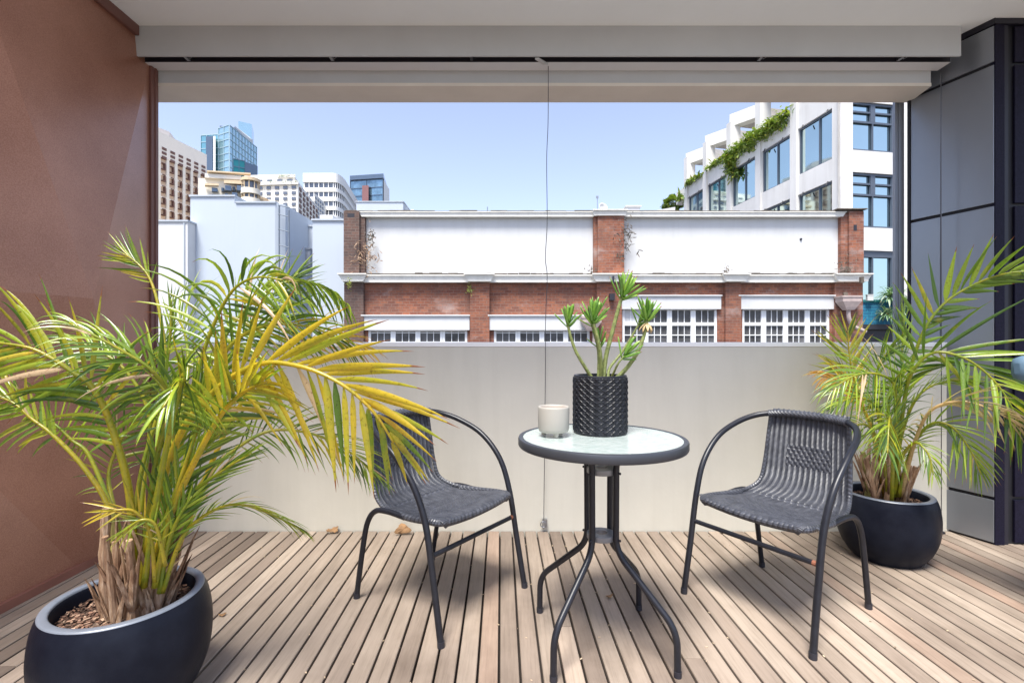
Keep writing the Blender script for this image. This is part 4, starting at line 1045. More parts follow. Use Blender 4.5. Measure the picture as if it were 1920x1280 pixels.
# ================================================================== WHITE BUILDINGS AT LEFT
def block(name, px0, px1, pyt, Y, depth, mat, label, coping=True, pys=None, base=-9):
    t = empty(name, P((px0+px1)/2, HZ, Y)*1, label, 'building'); t.location.z = base
    x0, x1 = X_(px0, Y), X_(px1, Y); z1 = Z_(pyt, Y)
    mb = MB(); mb.box(x0, x1, Y, Y+depth, base, z1); mb.build('wall', mat, t)
    if coping: mb = MB(); mb.box(x0-.04, x1+.04, Y-.05, Y+depth+.04, z1+.001, z1+.07); mb.build('coping', M['bgrey'], t)
    return t
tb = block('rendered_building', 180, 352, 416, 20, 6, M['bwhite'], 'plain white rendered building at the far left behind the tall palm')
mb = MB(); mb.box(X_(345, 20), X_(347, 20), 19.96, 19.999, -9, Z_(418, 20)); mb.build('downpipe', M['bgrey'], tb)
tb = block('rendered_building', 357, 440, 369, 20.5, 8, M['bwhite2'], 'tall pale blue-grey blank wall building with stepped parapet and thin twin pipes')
Y = 20.5
mb = MB(); mb.box(X_(440, Y)+.001, X_(516, Y), Y, Y+8, -9, Z_(381, Y)); mb.prism([(X_(516, Y)+.001, Y), (X_(531, Y), Y+.2), (X_(531, Y), Y+8), (X_(516, Y)+.001, Y+8)], -9, Z_(381, Y)); mb.build('wall', M['bwhite2'], tb)
mb = MB(); mb.box(X_(440, Y)+.05, X_(516, Y)+.03, Y-.05, Y+8, Z_(381, Y)+.001, Z_(381, Y)+.07); mb.build('coping', M['bgrey'], tb)
for px in (523.5, 541.5):
    xx = X_(px, Y-.1); mb = MB(); mb.tube([(xx, Y-.1, -9), (xx, Y-.1, Z_(387 if px < 530 else 396, Y))], .035, 8)
    mb.build('vertical_pipe', M['bluepipe'], tb, smooth=True)
for py in (388, 405, 433, 462, 490, 520):
    mb = MB(); mb.tube([(X_(522, Y-.1), Y-.12, Z_(py-2, Y)), (X_(530, Y-.1), Y-.12, Z_(py, Y)), (X_(542, Y-.1), Y-.12, Z_(py+3, Y))], .02, 6); mb.build('pipe_bracket', M['bluepipe'], tb, smooth=True)
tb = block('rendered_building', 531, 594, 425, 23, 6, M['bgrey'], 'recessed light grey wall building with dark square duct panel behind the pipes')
mb = MB(); mb.box(X_(561, 23), X_(586, 23), 22.7, 22.999, Z_(502, 23), Z_(470, 23)); mb.box(X_(561, 23)-.03, X_(586, 23)+.03, 22.66, 22.999, Z_(470, 23)+.001, Z_(469, 23)+.04); mb.build('duct', simple('duct_grey', (.30, .32, .35), .7), tb)
mb = MB(); mb.tube([(X_(573, 22.9), 22.9, Z_(470, 23)), (X_(573, 22.9), 22.9, Z_(441, 23))], .015, 6); mb.build('aerial', M['bluepipe'], tb)
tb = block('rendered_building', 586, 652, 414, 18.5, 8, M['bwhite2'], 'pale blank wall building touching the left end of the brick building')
Y = 18.5
mb = MB(); mb.prism([(X_(594, Y), Y+.3), (X_(618, Y), Y+.3), (X_(618, Y), Y+4), (X_(594, Y), Y+4)], Z_(414, Y)+.075, Z_(399, Y)); mb.build('roof_housing', M['bwhite'], tb)
tb = block('rendered_building', 668, 756, 379, 36, 12, M['bwhite2'], 'low white roof building behind the left parapet of the brick building')
Y = 36
mb = MB(); mb.box(X_(756, Y)+.01, X_(790, Y), Y+1, Y+10, -9, Z_(389, Y)); mb.box(X_(762, Y), X_(768, Y), Y+1.5, Y+3, Z_(389, Y), Z_(382, Y)); mb.box(X_(770, Y), X_(784, Y), Y+1.5, Y+3, Z_(389, Y), Z_(386, Y)); mb.build('wall', M['bwhite'], tb)

# ================================================================== FAR TOWERS
def win_grid(parent, p0, p1, z0, z1, rows, cols, fw, fh, mat, name='window', depth=.12, skip=None, proto=None, frame=None, limit=100):
    """copies of a window mesh along the facade p0->p1 (plan), facing the left-hand... camera side"""
    p0 = Vector((p0[0], p0[1], 0)); p1 = Vector((p1[0], p1[1], 0)); d = (p1-p0); L = d.length; d.normalize()
    n = Vector((d.y, -d.x, 0));
    if n.dot(-p0) < 0: n = -n
    cw = L/cols; ch = (z1-z0)/rows
    ang = math.atan2(d.y, d.x)
    base = None; cnt = 0
    off = Vector(parent.location)
    for r_ in range(rows):
        for c_ in range(cols):
            if skip and skip(r_, c_): continue
            if base is None:
                mb = MB(); w, h = cw*fw, ch*fh
                if proto: proto(mb, w, h, depth)
                else: mb.box(-w/2, w/2, -depth*.3, depth*.3, -h/2, h/2)
                base = mb.build(name, mat, parent, world=False); o = base
            else:
                o = base.copy(); COL.objects.link(o); o.parent = parent
            c = p0+d*(cw*(c_+.5)); o.location = Vector((c.x, c.y, z1-ch*(r_+.5)))-off; o.rotation_euler = (0, 0, ang)
            cnt += 1
            if cnt >= limit: return
def slabs(parent, p0, p1, zs, th, out, mat, name):
    p0 = Vector((p0[0], p0[1])); p1 = Vector((p1[0], p1[1])); d = (p1-p0).normalized(); n = Vector((d.y, -d.x))
    if n.dot(-p0) < 0: n = -n
    mb = MB()
    for z in zs:
        a, b = p0+n*out, p1+n*out; c, e = p1-n*.02, p0-n*.02
        mb.prism([tuple(a), tuple(b), tuple(c), tuple(e)], z, z+th)
    return mb.build(name, mat, parent)
def K(px, Y): return ((px-960)/F*Y, Y)

# A beige hotel
YA = 130
q0 = K(262, 118); q1 = K(385, 138); 
dd = (Vector(q1)-Vector(q0)).normalized(); back = Vector((-dd.y, dd.x))*25
t = empty('hotel_tower', (q1[0], q1[1], -9), 'beige precast hotel tower with rows of small brown windows at the far left', 'building')
zt = Z_(290, 138)
mb = MB(); mb.prism([q0, q1, tuple(Vector(q1)+back), tuple(Vector(q0)+back)], -9, zt); mb.build('wall', M['hotel'], t)
mb = MB()
nf = 8; Lh = (Vector(q1)-Vector(q0)).length
for c in range(nf+1):
    a = Vector(q0)+dd*(Lh*c/nf-(.42 if c else 0)); b = Vector(q0)+dd*(Lh*c/nf+(.42 if c < nf else 0)); nn = Vector((dd.y, -dd.x))*.35
    mb.prism([tuple(a+nn), tuple(b+nn), tuple(b+nn*.0), tuple(a+nn*.0)], -9, zt-.02)
mb.build('precast_fin', M['hotel_pale'], t)
slabs(t, q0, q1, [zt-6.2+.0], 6.15, .45, M['hotel_pale'], 'parapet_band')
def hotel_win(mb, w, h, dp):
    mb.box(w*.18, w*.5, -.50, .3, -h*.40, h*.5); mb.box(-w*.5, w*.5, -.55, .3, -h*.5, -h*.38); mb.box(-w*.4, w*.1, -.5, .3, h*.38, h*.5)
zrow0 = zt-7.5
def louv(mb, w, h, dp):
    for k in range(3): mb.box(-w*.5, w*.5, -.62, .3, -h*.5+k*h*.36, -h*.5+k*h*.36+h*.2)
win_grid(t, q0, q1, zt-6.6, zt-3.2, 1, nf, .5, .9, M['brown_win'], name='roof_louvre', proto=louv)
win_grid(t, q0, q1, zrow0-14*2.85, zrow0+.6, 14, nf, .38, .60, M['brown_win'], proto=hotel_win, limit=112-12)
slabs(t, q0, q1, [zrow0-2.85*k-.3 for k in range(1, 15)], .35, .3, M['hotel_pale'], 'floor_band')
mb = MB(); a = K(286, 133); mb.prism([K(270, 128), K(318, 134), K(331, 140), K(280, 140)], zt, Z_(241, 132)); mb.build('plant_room', M['bwhite'], t)
# B teal tower
t = empty('glass_tower', (K(410, 260)[0], 260, -9), 'tall teal glass skyscraper with white sloping plant room on top', 'building')
def tower(t, plan, zt, mat, name='glass_wall', fl=3.6, bandmat=None, faces=(0,), zb=-9, mull=3.2, bt=.35):
    mb = MB(); mb.prism(plan, zb, zt); mb.build(name, mat, t)
    for fi in faces:
        p0, p1 = Vector(plan[fi]), Vector(plan[(fi+1) % len(plan)])
        n_ = int((zt-max(zb, 20))/fl); slabs(t, p0, p1, [zt-.4-fl*k for k in range(n_)], bt, .25, bandmat, 'floor_bands')
        d = p1-p0; L = d.length; m = max(2, int(L/mull)); d.normalize(); nn = Vector((d.y, -d.x))
        if nn.dot(-p0) < 0: nn = -nn
        mb = MB()
        for k in range(m+1):
            a = p0+d*(L*k/m-.1); b = a+d*.2; mb.prism([tuple(a+nn*.3), tuple(b+nn*.3), tuple(b), tuple(a)], max(zb, 20), zt-.05)
        mb.build('mullions', bandmat, t)
pale = simple('tower_mullion', (.42, .55, .60), .4, .3)
tower(t, [K(410, 260), K(430, 256), K(481, 285), K(455, 300)], Z_(240, 260), M['tealglass2'], bandmat=pale, faces=(0, 1))
tower(t, [K(377, 262), K(409.5, 260.5), K(440, 285), K(400, 290)], Z_(252, 261), M['tealglass'], bandmat=pale, faces=(0,))
mb = MB(); mb.prism([K(386, 258), K(399, 257.5), K(399, 261), K(386, 261)], -9, Z_(256, 258)); mb.build('slate_strip', M['slate'], t)
mb = MB(); mb.prism([K(400, 257.5), K(404, 257.5), K(404, 261), K(400, 261)], -9, Z_(256, 258)); mb.build('white_strip', M['offwhite'], t)
mb = MB(); mb.prism([K(412, 262), K(440, 264), K(472, 286), K(430, 290)], Z_(240, 262), [Z_(240, 262)+1.2, Z_(240, 262)+1.2, Z_(240, 262)+1.0, Z_(240, 262)+1.0]); mb.build('roof_slab', M['bronze'], t)
mb = MB(); mb.prism([K(440, 268), K(472, 288), K(474, 292), K(440, 292)], Z_(245, 268), [Z_(236, 268), Z_(262, 288), Z_(262, 292), Z_(236, 292)]); mb.build('sloping_plant_room', M['bwhite'], t)
mb = MB(); mb.prism([K(447, 284), K(472, 288), K(476, 300), K(450, 300)], Z_(270, 288), Z_(233, 288)); mb.build('lift_overrun', M['tealglass2'], t)
t2 = empty('low_teal_tower', (K(447, 240)[0], 240, -9), 'small dark teal glass block in front of the tall skyscraper', 'building')
tower(t2, [K(437, 240), K(459, 243), K(462, 260), K(440, 260)], Z_(297, 240), M['tealdark'], bandmat=M['slate'], faces=(0,))
mb = MB(); mb.prism([K(459.5, 242), K(483, 248), K(483, 260), K(460, 260)], -9, Z_(306, 244)); mb.build('grey_wing', M['slate'], t2)

# C cream building with curved balconies
Y = 110
t = empty('cream_apartments', (K(440, Y)[0], Y, -9), 'cream apartment block with tan curved balconies below the teal skyscraper', 'building')
def fz(py, Y=110): return Z_(py, Y)
mb = MB(); mb.prism([K(372, Y), K(458, Y+2), K(470, Y+14), K(380, Y+20)], -9, fz(334)); mb.build('wall', M['cream'], t)
mb = MB(); mb.prism([K(384, Y-.5), K(452, Y+1), K(452, Y+8), K(384, Y+8)], fz(334), fz(327)); mb.prism([K(388, Y), K(440, Y+1), K(440, Y+6), K(388, Y+6)], fz(327), fz(322.5)); mb.build('stepped_roof', M['cream2'], t)
mb = MB(); mb.prism([K(384, Y-1.2), K(410, Y-.9), K(410, Y), K(384, Y)], fz(350.5), fz(347)); mb.prism([K(420, Y-.6), K(462, Y+.2), K(462, Y+2), K(420, Y)], fz(345), fz(339)); mb.prism([K(388, Y-.9), K(470, Y+.8), K(470, Y+2), K(388, Y)], fz(324.5), fz(322)); mb.build('tan_cornice', M['tan'], t)
for (a, b, c, d) in ((397, 408, 352, 359), (415, 421, 352, 358), (422, 434, 348, 357), (436, 441, 350, 357), (444, 458, 348, 357), (397, 408, 365, 370), (422, 428, 363, 367), (435, 445, 361, 368)):
    mb = MB(); mb.prism([K(a, Y-.25), K(b, Y+.25), K(b, Y+2), K(a, Y+2)], fz(d), fz(c)); mb.build('window', M['slate'], t)
cx, cy = K(470, Y+1.2)
for j, py in enumerate((336, 360, 378, 396)):
    mb = MB(); mb.lathe([(1.75, fz(py)), (1.95, fz(py)), (1.95, fz(py)+(.9 if j else .4)), (1.75, fz(py)+(.9 if j else .4))], cx, cy, 28)
    mb.lathe([(0, fz(py)-.3), (2.0, fz(py)-.3), (2.0, fz(py)), (0, fz(py)+.02)], cx, cy, 28); mb.build('curved_balcony', M['tan'] if j == 0 else M['cream'], t)
mb = MB()
for k in range(10):
    a = k*.628; mb.tube([(cx+1.75*math.cos(a), cy+1.75*math.sin(a), fz(396)), (cx+1.75*math.cos(a), cy+1.75*math.sin(a), fz(336))], .12, 6)
mb.build('balcony_columns', M['tan'], t)
mb = MB(); mb.lathe([(1.3, -9), (1.3, fz(337))], cx, cy, 24); mb.build('rounded_corner', M['bronze'], t, smooth=True)
for k, (px, py) in enumerate(((490, 372), (500, 378), (482, 366))):
    mb = MB(); xx, yy = K(px, Y+6); mb.lathe([(0, fz(py)-.2), (2.4, fz(py)-.2), (2.4, fz(py)+1.0), (0, fz(py)+1.0)], xx, yy, 20); mb.build('terrace', M['tan'], t)
mb = MB(); mb.prism([K(480, Y+6), K(515, Y+8), K(515, Y+20), K(470, Y+20)], -9, fz(356)); mb.build('rear_wing', M['cream2'], t)
for r_ in range(3):
    for c_ in range(3):
        mb = MB(); a = 484+c_*11; mb.prism([K(a, Y+5.5+.6*c_), K(a+5, Y+6+.6*c_), K(a+5, Y+9), K(a, Y+9)], fz(372+r_*9), fz(367+r_*9)); mb.build('window', M['slate'], t)
# D cream apartment tower
Y = 140
t = empty('stepped_apartment_tower', (K(530, Y)[0], Y, -9), 'cream white stepped apartment tower with planted roof terraces', 'building')
fz = lambda py, Y=140: Z_(py, Y)
pA, pB, pC = K(474, Y), K(559, Y-1), K(596, Y+26)
mb = MB(); mb.prism([pA, pB, pC, K(520, Y+40)], -9, fz(346)); mb.build('wall', M['cream2'], t)
mb = MB(); mb.prism([K(470, Y+1), K(553, Y+.4), K(590, Y+27), K(520, Y+38)], fz(346), fz(331)); mb.build('upper_storey', M['cream2'], t)
mb = MB(); mb.prism([K(458, Y+3), K(548, Y+2), K(580, Y+26), K(500, Y+36)], fz(331), fz(322)); mb.build('roof_storey', M['conc'], t)
mb = MB(); mb.prism([K(474, Y-.7), K(559.5, Y-1.7), K(559, Y), K(480, Y+4)], fz(346)-.4, fz(346)+.5); mb.prism([K(520, Y+.3), K(554, Y-.3), K(554, Y+2), K(520, Y+3)], fz(331)-.2, fz(331)+.5); mb.build('terrace_edge', M['conc'], t)
def shrubs(name, pts, n, size, mat, parent=None, seed=1, spread=.5, droop=.5, down=0, w=.35):
    rd = random.Random(seed); mb = MB()
    for k in range(n):
        i = rd.randrange(len(pts)-1); f = rd.random(); p = Vector(pts[i]).lerp(Vector(pts[i+1]), f)
        lump = .55+.75*noise.noise(p*.9/size+Vector((seed, 0, 0)))
        p = p+Vector((rd.gauss(0, spread*.7), rd.gauss(0, spread*.7), abs(rd.gauss(0, spread))*lump-down*rd.random()**1.5*(.4+lump)))
        d = Vector((rd.gauss(0, 1), rd.gauss(0, 1), rd.gauss(.3, .7)))
        blade(mb, p, d, Vector((0, 0, 1)), size*rd.uniform(.5, 1.3), size*w*rd.uniform(.6, 1.2), droop, 0, (max(0, rd.gauss(.12, .12)), 0, rd.random(), 0), 3, .1)
    return mb.build(name, mat, parent)
shrubs('terrace_shrubs', [(*K(524, Y+.4), fz(331)+.1), (*K(553, Y-.1), fz(331)+.1)], 160, .5, M['far_leaf'], t, 3, .22)
shrubs('terrace_shrubs', [(*K(500, Y-.6), fz(346)+.2), (*K(559, Y-1.5), fz(346)+.2)], 200, .5, M['far_leaf'], t, 4, .22)
win_grid(t, (Vector(pA)+(Vector(pB)-Vector(pA))*.08).to_tuple(), pB, fz(432), fz(348), 8, 5, .48, .52, M['bronze'], depth=.8)
win_grid(t, pB, pC, fz(432), fz(348), 8, 6, .45, .55, M['brown_win'], depth=.9, name='side_window')
win_grid(t, K(478, Y+.9), K(553, Y+.3), fz(345), fz(333), 1, 4, .5, .55, M['bronze'], depth=.8, name='upper_window')
win_grid(t, K(555, Y+2.0), K(590, Y+27), fz(346), fz(331), 1, 5, .45, .5, M['bronze'], depth=.9, name='upper_window')
t = empty('cream_annex_tower', (K(600, 175)[0], 175, -9), 'narrow cream block between the stepped apartment tower and the banded office', 'building')
pA, pB = K(590, 172), K(607, 182); mb = MB(); mb.prism([pA, pB, K(615, 196), K(596, 196)], -9, Z_(372, 178)); mb.build('wall', M['cream2'], t)
win_grid(t, pA, pB, Z_(415, 178), Z_(375, 178), 5, 4, .5, .5, M['bronze'], depth=.6)
# E banded office tower
Y = 190
t = empty('banded_office_tower', (K(640, Y)[0], Y, -9), 'white office tower with horizontal window bands and curved corner', 'building')
fz = lambda py, Y=190: Z_(py, Y)
def rplan(out=0):
    a, b, c = Vector(K(572, Y)), Vector(K(637, Y)), Vector(K(672, Y+38))
    pts = [a]
    for k in range(7):
        tt = k/6; p = (1-tt)**2*b.lerp(a, .18)+2*tt*(1-tt)*b+tt*tt*b.lerp(c, .2); pts.append(p)
    pts += [c, Vector(K(610, Y+60))]
    cen = sum(pts, Vector((0, 0)))/len(pts)
    return [tuple(p+(p-cen).normalized()*out) for p in pts]
mb = MB(); mb.prism(rplan(0), -9, fz(326)); mb.build('window_bands', M['bronze'], t)
mb = MB(); zt = fz(342.5)
mb.prism(rplan(.9), zt, fz(326)); mb.build('parapet', M['offwhite'], t)
mb = MB()
for k in range(24): mb.prism(rplan(.8), zt-3.55*(k+1)-.1, zt-3.55*(k+1)+1.35)
mb.build('floor_bands', M['offwhite'], t)
mb = MB()
rp = [Vector(p) for p in rplan(.3)]
for i in range(len(rp)-2):
    L = (rp[i+1]-rp[i]).length; n = max(1, int(L/1.75))
    for k in range(n):
        p = rp[i].lerp(rp[i+1], k/n); mb.box(p.x-.12, p.x+.12, p.y-.2, p.y+.2, 20, zt)
mb.build('mullions', M['offwhite'], t)
# F dark glass tower
Y = 230
t = empty('dark_glass_tower', (K(690, Y)[0], Y, -9), 'dark slate glass tower with reddish strip on the right of the skyline', 'building')
tower(t, [K(657, Y), K(718, Y-3), K(727, Y+20), K(660, Y+25)], Z_(339, Y), simple('slate_blue_glass', (.16, .26, .34), .15, .6, var=.5, vscale=.25), bandmat=M['slate'], faces=(0,), mull=6)
mb = MB(); mb.prism([K(656, Y-1), K(719, Y-4), K(728, Y+20), K(659, Y+25)], Z_(339, Y), Z_(331, Y)); mb.build('crown', M['slate'], t)
mb = MB(); mb.prism([K(679, Y-3), K(691, Y-3.5), K(691, Y), K(679, Y)], -9, Z_(352, Y)); mb.build('red_strip', simple('dull_red', (.22, .10, .10), .6), t)
mb = MB(); mb.prism([K(719.5, Y-2), K(730, Y+12), K(730, Y+20), K(720, Y+20)], -9, Z_(340, Y)); mb.build('white_edge', M['offwhite'], t)

# ================================================================== RIGHT WHITE BUILDING
t = empty('terraced_building', (15.5, 23.3, -9), 'white concrete terraced building with tall reflective windows and hanging greenery', 'building')
X0, Y0, DX = (1575-960)/F*23.3, 23.3, -.1196
def FY(px): k = (px-960)/F; return (X0-DX*Y0)/(k-DX)
def FP(px, out=0): Y = FY(px); return Vector((X0+DX*(Y-Y0)-out, Y-out*.12, 0))
def HF(px, py): return HC-(py-HZ)/F*FY(px)
# floors: heights of window heads and sills from the first bay
heads = [HF(1573, 194.4)+3.42*0]; sills = [HF(1573, 291.4)]
fh = HF(1573, 194.4)-HF(1573, 332.7)
h1, s1 = heads[0], sills[0]
xs = [1573, 1490, 1423, 1368, 1324, 1286]
def fbox(mb, pa, pb, z0, z1, o0, o1):
    """box along the facade between plan points pa,pb, offsets out of the wall o0..o1 (towards -x)"""
    n = Vector((-1, DX*1.0, 0)).normalized()
    q = [pa+n*o0, pb+n*o0, pb+n*o1, pa+n*o1]; mb.prism([(v.x, v.y) for v in q], z0, z1)
far = FP(1268)
near = FP(1575)
ztop = HF(1286, 349)
body = MB()
fbox(body, near, far, -9, s1-4*fh, -.5, 0)
for k in range(-1, 4):
    zt_ = ztop if k == -1 else s1-k*fh
    z0_ = h1-(k)*fh if k == -1 else h1-(k+1)*fh
    if k == -1: fbox(body, near, far, h1+.0, ztop, -.5, 0)
    else: fbox(body, near, far, h1-(k+1)*fh, s1-k*fh, -.5, 0)
body.build('spandrel_wall', M['conc'], t)
bl = MB(); fbox(bl, FP(1560)+Vector((0, 3.5, 0)), far, -9, ztop-.01, -9, -.9); bl.build('inner_core', M['conc_u'], t)
pil = MB()
pxs = [(1597, 1574), (1497, 1484), (1429, 1418.5), (1371, 1364.5), (1327.5, 1320), (1290, 1284.5)]
for i, (a, b) in enumerate(pxs):
    pa, pb = FP(b if i else 1575), FP(b)
    Yc_ = FY(b); w = .5
    pa = FP(b); pb = pa+Vector((DX, 1, 0)).normalized()*.5
    top = {0: ztop+4.5, 1: ztop+4.5, 2: ztop+2.9, 3: ztop+2.2, 4: ztop+2.2, 5: ztop+2.2}[i]
    fbox(pil, pa-Vector((DX, 1, 0)).normalized()*(.5 if i else 0), pa, -9, top, -.6, .10)
pil.build('pilaster', M['conc'], t)
# windows of the long facade
bay_x = [FP(b) for (a, b) in pxs]
for i in range(len(bay_x)-1):
    pa = bay_x[i]; pb = bay_x[i+1]-Vector((DX, 1, 0)).normalized()*.5
    for k in range(4):
        z0, z1 = s1-k*fh+.001, h1-k*fh-.001
        mb = MB(); dd_ = (pb-pa); u = dd_.normalized()
        fbox(mb, pa, pa+u*.07, z0, z1, -.16, -.10); fbox(mb, pb-u*.07, pb, z0, z1, -.16, -.10)
        fbox(mb, pa+u*.07, pb-u*.07, z0, z0+.07, -.16, -.10); fbox(mb, pa+u*.07, pb-u*.07, z1-.09, z1, -.16, -.10)
        mid = pa+dd_*.5; fbox(mb, mid-u*.03, mid+u*.03, z0+.07, z1-.09, -.16, -.10)
        w = mb.build('window', M['steelframe'], t)
        mb = MB(); fbox(mb, pa+u*.03, pb-u*.03, z0+.02, z1-.02, -.20, -.165); mb.build('pane', M['mirror'], w)
        mb = MB()
        for f_ in (.2, .8):
            c = pa+dd_*f_; mb.tube([c+Vector((-.12, 0, z1-.02)), c+Vector((-.22, 0, z1-.22))], .03, 6); 
        mb.build('window_winch', M['slot'], w)
# top terraces : saw-tooth beams over open balconies
tb_ = [((1286, 288, 309), (1320, 275, 300)), ((1322, 255, 277), (1365, 239, 264)), ((1368, 215, 238), (1418.5, 196, 219))]
for (a, at_, ab), (b, bt, bb) in tb_:
    Ya = FY(a); za1, za0 = Z_(at_, Ya), Z_(ab, Ya)
    kb = (b-960)/F; Yb = (za1-HC)*F/(HZ-bt)
    pa = Vector(K(a, Ya)); pb = Vector(K(b, Yb)); n = Vector((.6, .25))
    mb = MB(); mb.prism([tuple(pa), tuple(pb), tuple(pb+n), tuple(pa+n)], za0, za1); mb.build('terrace_beam', M['conc'], t)
    mb = MB(); bk = Vector((4.5, 1.2)); mb.prism([tuple(pa+n*1.01), tuple(pb+n*1.01), tuple(pb+bk), tuple(pa+bk)], za0+.1, za1-.05); mb.build('terrace_slab', M['conc_u'], t)
    mb = MB(); bk0 = Vector((3.2, 1.0)); mb.prism([tuple(pa+bk0), tuple(pb+bk0), tuple(pb+bk), tuple(pa+bk)], ztop, za0+.1)
    if a > 1300: mb.build('terrace_back_wall', M['conc_u'], t)
# upper storey above the right bays
mb = MB(); fbox(mb, FP(1575), FP(1423), ztop+2.9, ztop+6, -.5, 0); mb.build('upper_spandrel', M['conc'], t)
mb = MB(); fbox(mb, FP(1575), FP(1490), ztop+.0, ztop+2.9, -.5, -.02); mb.build('spandrel_wall', M['conc'], t)
mb = MB(); fbox(mb, FP(1560)+Vector((0, 3.5, 0)), FP(1418), ztop, ztop+6, -6, -3.5); mb.build('terrace_back_wall', M['conc_u'], t)
# front facade facing the camera
nx0, ny0 = near.x+.10, near.y
d2 = Vector((1, .17, 0)).normalized()
def FF(px):   # plan point on the front face seen at px
    k = (px-960)/F; s = (nx0-k*ny0)/(k*d2.y-d2.x); return Vector((nx0, ny0, 0))+d2*s
def ffbox(mb, pa, pb, z0, z1, o0, o1):
    n = Vector((d2.y, -d2.x, 0)); q = [pa+n*o0, pb+n*o0, pb+n*o1, pa+n*o1]; mb.prism([(v.x, v.y) for v in q], z0, z1)
e0, e1, e2, e3 = FF(1576), FF(1598.5), FF(1680), FF(1760)
yc = FF(1640).y
fr = [(Z_(284, yc), Z_(193, yc)), (Z_(427, yc), Z_(325, yc)), (Z_(590, yc), Z_(470, yc))]
mb = MB(); ffbox(mb, e0, e1, -9, ztop+6, -.5, .02); ffbox(mb, e2, e3, -9, ztop+6, -.5, 0)
zz = ztop+6
for (z0, z1) in fr: ffbox(mb, e1, e2, z1, zz, -.5, 0); zz = z0
ffbox(mb, e1, e2, -9, zz, -.5, 0); mb.build('front_wall', M['conc'], t)
mb = MB(); ffbox(mb, e1, e2, -9, ztop+6, -3, -.8); mb.build('front_inner', M['conc_u'], t)
mb = MB(); u = d2; ffbox(mb, e0+u*.35, e0+u*.41, -9, ztop+6, .021, .05); mb.build('front_rib', M['conc'], t)
for j, (z0, z1) in enumerate(fr):
    z0 += .002; z1 -= .002; mb = MB(); L = (e2-e1).length; u = d2
    ffbox(mb, e1, e1+u*.07, z0, z1, -.18, -.08); ffbox(mb, e2-u*.16, e2, z0, z1, -.18, -.08)
    ffbox(mb, e1+u*.07, e2-u*.16, z0, z0+.09, -.18, -.08); ffbox(mb, e1+u*.07, e2-u*.16, z1-.10 if j < 2 else z1-.3, z1, -.18, -.08)
    m_ = e1+u*(L*.5); zt_ = z1-(z1-z0)*(.38 if j < 2 else .0)
    ffbox(mb, m_-u*(.03), m_+u*(.03), z0+.09, zt_ if j < 2 else z1-.3, -.18, -.085)
    if j < 2:
        ffbox(mb, e1+u*.07, e2-u*.16, zt_-.09, zt_, -.18, -.083); ffbox(mb, m_-u*.13, m_+u*.13, zt_, z1-.1, -.18, -.08)
        ffbox(mb, e1+u*.07, m_-u*.13, (zt_+z1)/2-.05, (zt_+z1)/2+.03, -.18, -.09); ffbox(mb, m_+u*.13, e2-u*.16, (zt_+z1)/2-.05, (zt_+z1)/2+.03, -.18, -.09)
    w = mb.build('front_window', M['steelframe'], t)
    mb = MB(); ffbox(mb, e1+u*.03, e2-u*.06, z0+.02, z1-.02, -.23, -.20); mb.build('pane', M['mirror'], w)
# hanging plants
def trail(label, pxs_, z, n, size, seed, down, name='hanging_creeper', spread=.25):
    pts = [FP(a, .05)+Vector((0, 0, z)) for a in pxs_]
    o = shrubs(name, pts, n, size, M['far_leaf'], None, seed, spread, .5, down)
    return tag(o, label, 'creeper', 'plants spilling over the white terraces')
trail('long green creeper hanging below the highest visible terrace edge', [1482, 1450, 1425, 1400, 1370], ztop+.1, 2200, .32, 21, .7, spread=.30)
trail('drooping end of green creeper at the left corner of the long planting', [1380, 1366], ztop-.1, 700, .40, 22, 1.5, spread=.2)
trail('green planting on the middle terrace of the white building', [1362, 1345, 1328], ztop+.1, 260, .36, 23, .1, spread=.18)
trail('green planting on the leftmost terrace of the white building', [1318, 1300, 1290], ztop+.05, 260, .36, 24, .25, spread=.16)
trail('spiky plant on the far left roof corner of the white building', [1281, 1275], ztop-.75, 60, .6, 25, .1, 'roof_plant', .2)
tr = empty('round_shrub_tree', (K(1255, 52)[0], 52, -9), 'rounded dark green tree top at the far left end of the white building', 'tree')
mb = MB(); mb.tube([(*K(1257, 52), -9), (*K(1256, 52), Z_(400, 52))], [.4, .25], 8); mb.build('trunk', M['bark_tan'], tr)
rd = random.Random(31); mb = MB(); cc = P(1262, 382, 52)
for k in range(2600):
    v = Vector((rd.gauss(0, 1), rd.gauss(0, 1), rd.gauss(0, 1))).normalized(); v = v*(.72+.33*noise.noise(v*2.3)+rd.uniform(-.12, .08))
    p = cc+Vector((v.x*1.15, v.y*1.3, v.z*.85)); blade(mb, p, v+Vector((rd.gauss(0, .4), rd.gauss(0, .4), 0)), Vector((0, 0, 1)), .28, .14, .3, 0, (rd.random()*.3, 0, rd.random(), 0), 2, .1)
mb.build('crown', M['far_leaf'], tr)
mb = MB(); cc = 50
lw = empty('low_white_house', (K(1242, 44)[0], 44, -9), 'low pale roof edge between the brick parapet and the round tree', 'building')
a = K(1215, 44); b = K(1266, 44); mb.prism([a, b, K(1266, 50), K(1215, 50)], -9, [Z_(397, 44), Z_(388, 44), Z_(388, 44), Z_(397, 44)]); mb.build('wall', M['bwhite'], lw)

